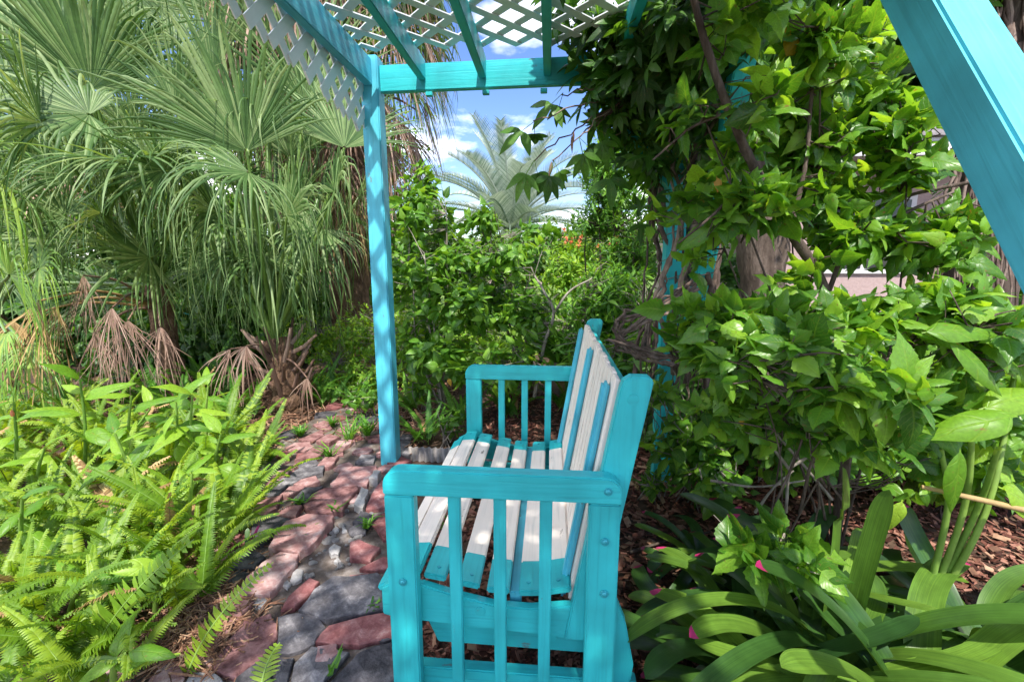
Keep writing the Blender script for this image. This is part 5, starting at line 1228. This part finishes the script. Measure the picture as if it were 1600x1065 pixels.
for lab, px, py, n, s, mat, h, rx in [
    ('leafy seedlings left of the far armrest', 660, 640, 22, .09, 'shrub', .4, .2), ('leafy seedlings seen between the far balusters', 790, 640, 26, .09, 'shrub', .45, .25), ('dark broad leaved plants right of the bench back', 1035, 690, 26, .12, 'dark', .42, .2),
    ('small green weeds on the mulch beside the bench', 1025, 780, 14, .06, 'shrub', .16, .12), ('broad leaved plants below the low hibiscus', 1120, 730, 26, .10, 'dark', .3, .22), ('green weeds between mulch and dead twigs', 1110, 790, 18, .07, 'shrub', .2, .16),
    ('green seedlings near the right edge behind the strap leaves', 1400, 720, 26, .09, 'hibiscus', .35, .25), ('shaded weeds below the dead twig', 1260, 760, 34, .10, 'shrub', .36, .26), ('broad leaved weeds right of the dead twig', 1340, 740, 34, .11, 'shrub', .40, .26), ('green weeds on the mulch below the tall broad leaved plant', 1480, 770, 34, .10, 'hibiscus', .34, .24), ('leafy weeds at the right edge below the bush', 1570, 730, 34, .11, 'shrub', .38, .26), ('leafy weeds left of the dead twig', 1190, 745, 26, .09, 'dark', .34, .2), ('leafy seedlings behind the far end of the seat', 700, 690, 16, .08, 'shrub', .25, .14), ('dark leafy plants under the feathery shrub', 960, 620, 26, .11, 'dark', .4, .25), ('dark leafy plants along the back of the path', 575, 655, 20, .09, 'shrub', .35, .2)]:
    sprigs(lab, px, py, n, s, mat, h=h, rx=rx)
shrub('leafy_seedling', 'dark leafy plant hiding the foot of the right arbor post', 'plant', (.72, 2.35, 0), [((.70, 2.3, .35), (.2, .15, .3)), ((.82, 2.2, .25), (.22, .15, .22)), ((.62, 2.4, .6), (.12, .12, .15))], 70, 6, 'ovate', 'shrub', .11, 120, stems=6, r=.004, group='low leafy plants under the shrubs')

# ------------------------------------------------------------------ ferns and ginger on the left
GS = 'sunlit sword ferns left of the path'
k = 0
bed = [('back row', [(20, 690), (95, 690), (175, 700), (255, 695), (340, 705), (390, 730)], .46),
       ('second row', [(-30, 760), (45, 760), (125, 750), (205, 755), (285, 750), (355, 765)], .46),
       ('third row', [(-40, 850), (65, 840), (150, 830), (235, 830), (315, 815), (345, 850)], .44),
       ('fourth row', [(15, 930), (105, 920), (185, 925), (265, 890), (300, 930)], .40),
       ('front row', [(-30, 1010), (60, 1010), (150, 1020), (110, 1110)], .38)]
nth = ['leftmost', 'second from left', 'third from left', 'fourth from left', 'fifth from left', 'nearest the path']
for rowname, pts_, L in bed:
    for i, (px, py) in enumerate(pts_):
        fern('bright green sword fern, %s in the %s of the sunny fern bed' % (nth[i] if i < len(pts_) - 1 else nth[5], rowname), ground(px, py), 18, L * rnd.uniform(1.05, 1.3), 'sun', GS, .10)
# single fronds reaching out to the path
for lab, (px, py, tx, ty, Y), v in [('long fern frond arching over the flagstones', (285, 1075, 405, 868, 1.12), 0), ('short lime fern frond in front of the grey flagstones', (405, 1090, 430, 1000, 1.0), 1), ('big lit fern frond leaning across the fern bed', (130, 1080, 275, 830, 1.15), 2)]:
    b = at(px, py, Y); e = at(tx, ty, Y + .12); rt = root('fern_frond', lab, 'fern', b)
    g = Geo(); dv = np.array(e - b); L = np.linalg.norm(dv); side = np.cross(dv / L, [0, -.8, .6]); side /= np.linalg.norm(side); Nn = np.cross(side, dv / L)
    ts = np.linspace(0, 1, 20); C = np.array(b) + dv * ts[:, None] + Nn * (.10 * L * np.sin(ts * 3.14))[:, None] + np.array([.10 * L, 0, -.04 * L]) * (ts ** 3)[:, None]
    g.tube(C, np.linspace(.004, .0015, 20), 5, .2, 1)
    n = 34 if v != 1 else 12; wd = [.040, .042, .075][v]
    for i in range(n):
        t = .03 + .97 * i / n; c = np.array([np.interp(t, ts, C[:, q]) for q in range(3)]); i0 = min(18, int(t * 19)); Tn = C[i0 + 1] - C[i0]; Tn /= np.linalg.norm(Tn)
        sd = np.cross(Tn, Nn); sd /= np.linalg.norm(sd); ll = wd * (1 - max(0, t - .5) / .56) ** .7 * min(1, .4 + t * 3)
        for s in (-1, 1):
            d = sd * s + Tn * .3 + Nn * rnd.uniform(-.2, .4); d /= np.linalg.norm(d); w = Tn * (L / n * .42)
            g.add([c - w, c + w, c + d * ll * .6 - w * .9 + Nn * .004, c + d * ll * .6 + w * .9 + Nn * .004, c + d * ll - w * .15, c + d * ll + w * .15], [(0, 1, 3, 2), (2, 3, 5, 4)], None, rnd.random() * .3)
    g.part('blade', [M['fern'], M['stalk']], rt)
# ginger: cane with big glossy leaves in two rows
def ginger(label, px, py, tx, ty, Y, nl, size, seed):
    rr = random.Random(seed); b = ground(px, py) if Y is None else Vector((at(px, py, Y).x, Y, 0)); Yb = b.y
    tip = at(tx, ty - 22, Yb - .05); rt = root('ginger_plant', label, 'plant', b, 'ginger plants among the ferns')
    pts = curve([b + Vector((0, 0, -.02)), b.lerp(tip, .5) + Vector((rr.uniform(-.04, .04), 0, .03)), tip], 7)
    g = Geo(); g.tube(pts, np.linspace(.011, .005, len(pts)), 7, rr.random()); g.part('stalk', M['stalk'], rt)
    P = []; D = []; U = []; S = []
    nl = max(4, nl - 2)
    for i in range(nl):
        t = .42 + .58 * (i + 1) / nl; p = pts[min(len(pts) - 1, int(t * (len(pts) - 1)))]
        a = i * 2.2 + rr.uniform(-.4, .4)
        P.append(tuple(p)); D.append((math.cos(a), math.sin(a) * .8 - .2, rr.uniform(-.45, .85) + (.6 if i == nl - 1 else 0))); U.append((-math.cos(a) * .3 + rr.uniform(-.5, .5), -.45 + rr.uniform(-.4, .4), 1)); S.append(size * 1.5 * rr.uniform(.7, 1.1) * (.75 if i > nl - 3 else 1))
    foliage(rt, 'big', M['ginger'], P, D, U, S, 40)
for i, (px, py, tx, ty, nl, s) in enumerate([(130, 760, 125, 615, 8, .15), (215, 760, 205, 640, 8, .16), (260, 770, 275, 650, 9, .17), (310, 770, 300, 640, 8, .16), (340, 790, 345, 700, 7, .15), (290, 850, 300, 760, 6, .13), (20, 790, 22, 650, 8, .17), (60, 800, 70, 720, 5, .15), (330, 740, 325, 625, 7, .14), (180, 740, 235, 660, 7, .15), (30, 900, 35, 800, 4, .12), (240, 970, 260, 890, 5, .12), (100, 980, 140, 930, 5, .12), (180, 1090, 200, 1040, 4, .12), (365, 800, 350, 820, 5, .10), (200, 800, 180, 700, 7, .15)]):
    ginger(['ginger plant with drooping shoot tip at the back of the fern bed', 'ginger plant with broad leaves in front of the brown palm fans', 'ginger plant with the largest lit leaves in the middle of the fern bed', 'ginger plant with upright leaves near the path end of the fern bed', 'ginger plant leaning towards the palm stump', 'low ginger plant beside the flagstones', 'ginger plant with a red bud at the left edge', 'ginger plant with pale leaves near the left edge', 'thin ginger shoot at the far end of the fern bed', 'ginger plant tilted right behind the tall ferns', 'ginger plant low at the left edge', 'ginger plant with big glossy leaves hanging over the dry litter', 'ginger plant with dark glossy leaves in the front ferns', 'ginger plant with one round leaf at the bottom edge', 'small ginger plant by the purple leaf', 'ginger plant in the middle of the back ferns'][i], px, py, tx, ty, None, nl, s, i)
o = root('flower_bud', 'small red bud on the ginger at the left edge', 'bud', tuple(at(20, 632, ground(20, 790).y - .05))); g = Geo(); c = at(20, 650, ground(20, 790).y - .06); g.tube([c, c + Vector((0, 0, .012)), c + Vector((0, 0, .025)), c + Vector((0, 0, .034))], [.006, .009, .006, .001], 7); g.part('bud', M['orange'], o)
o = root('purple_leaf_plant', 'dark purple strap leaf standing at the edge of the flagstones', 'plant', tuple(ground(388, 870))); strap_leaf(o, ground(386, 870), .9, .14, .022, 1.2, .2, False, 'purple'); strap_leaf(o, ground(386, 870), 2.0, .12, .02, 1.1, .2, False, 'brom')
# grass and weeds growing between the stones
def tuft(label, px, py, n, L, w=.010):
    p = ground(px, py, .03); rt = root('grass_tuft', label, 'grass', p, 'weeds between the flagstones'); g = Geo()
    for i in range(n):
        a = rnd.uniform(0, 6.28); d = np.array([math.cos(a), math.sin(a), 0]) * rnd.uniform(.3, 1.0); l = L * rnd.uniform(.5, 1.1)
        C = np.array([np.array(p) + [rnd.uniform(-.015, .015), rnd.uniform(-.015, .015), 0] + d * l * t + np.array([0, 0, 1]) * l * (t * 1.1 - .55 * t * t) for t in (0, .35, .7, 1)])
        sd = np.array([-d[1], d[0], 0]); sd /= np.linalg.norm(sd); g.strip(C, sd[None] * (np.array([.7, 1, .7, .08]) * w / 2)[:, None], np.zeros((4, 3)), rnd.random())
    g.part('blades', M['fern_shade'], rt)
for lab, px, py, n, L in [('grass tuft growing over the pink flagstone near the post', 515, 715, 26, .16), ('tall weed between post and path', 545, 690, 34, .26), ('grass tuft in the joint of the grey flagstones', 470, 790, 22, .10), ('grass tuft beside the thick red brick', 525, 800, 16, .09), ('bushy weed at the foot of the left post', 575, 680, 60, .24), ('grass tuft under the near armrest post', 572, 825, 18, .09), ('tiny weed in front of the thick red brick', 462, 850, 10, .05), ('grass tuft at the dark stone by the bench', 585, 950, 12, .05), ('weeds along the far edge of the path', 420, 720, 40, .14), ('grass patch in front of the palm stump', 470, 680, 60, .12), ('grass patch at the bend of the path', 520, 665, 50, .12), ('small weed among the pebbles', 490, 835, 14, .06), ('lone blade clump at the bottom of the path', 520, 1050, 5, .10), ('weed under the bench behind the near balusters', 790, 1000, 12, .10), ('small weed under the bench near its rear post', 870, 985, 10, .08), ('weed under the seat in the middle of the bench', 700, 830, 20, .14)]:
    tuft(lab, px, py, n, L)
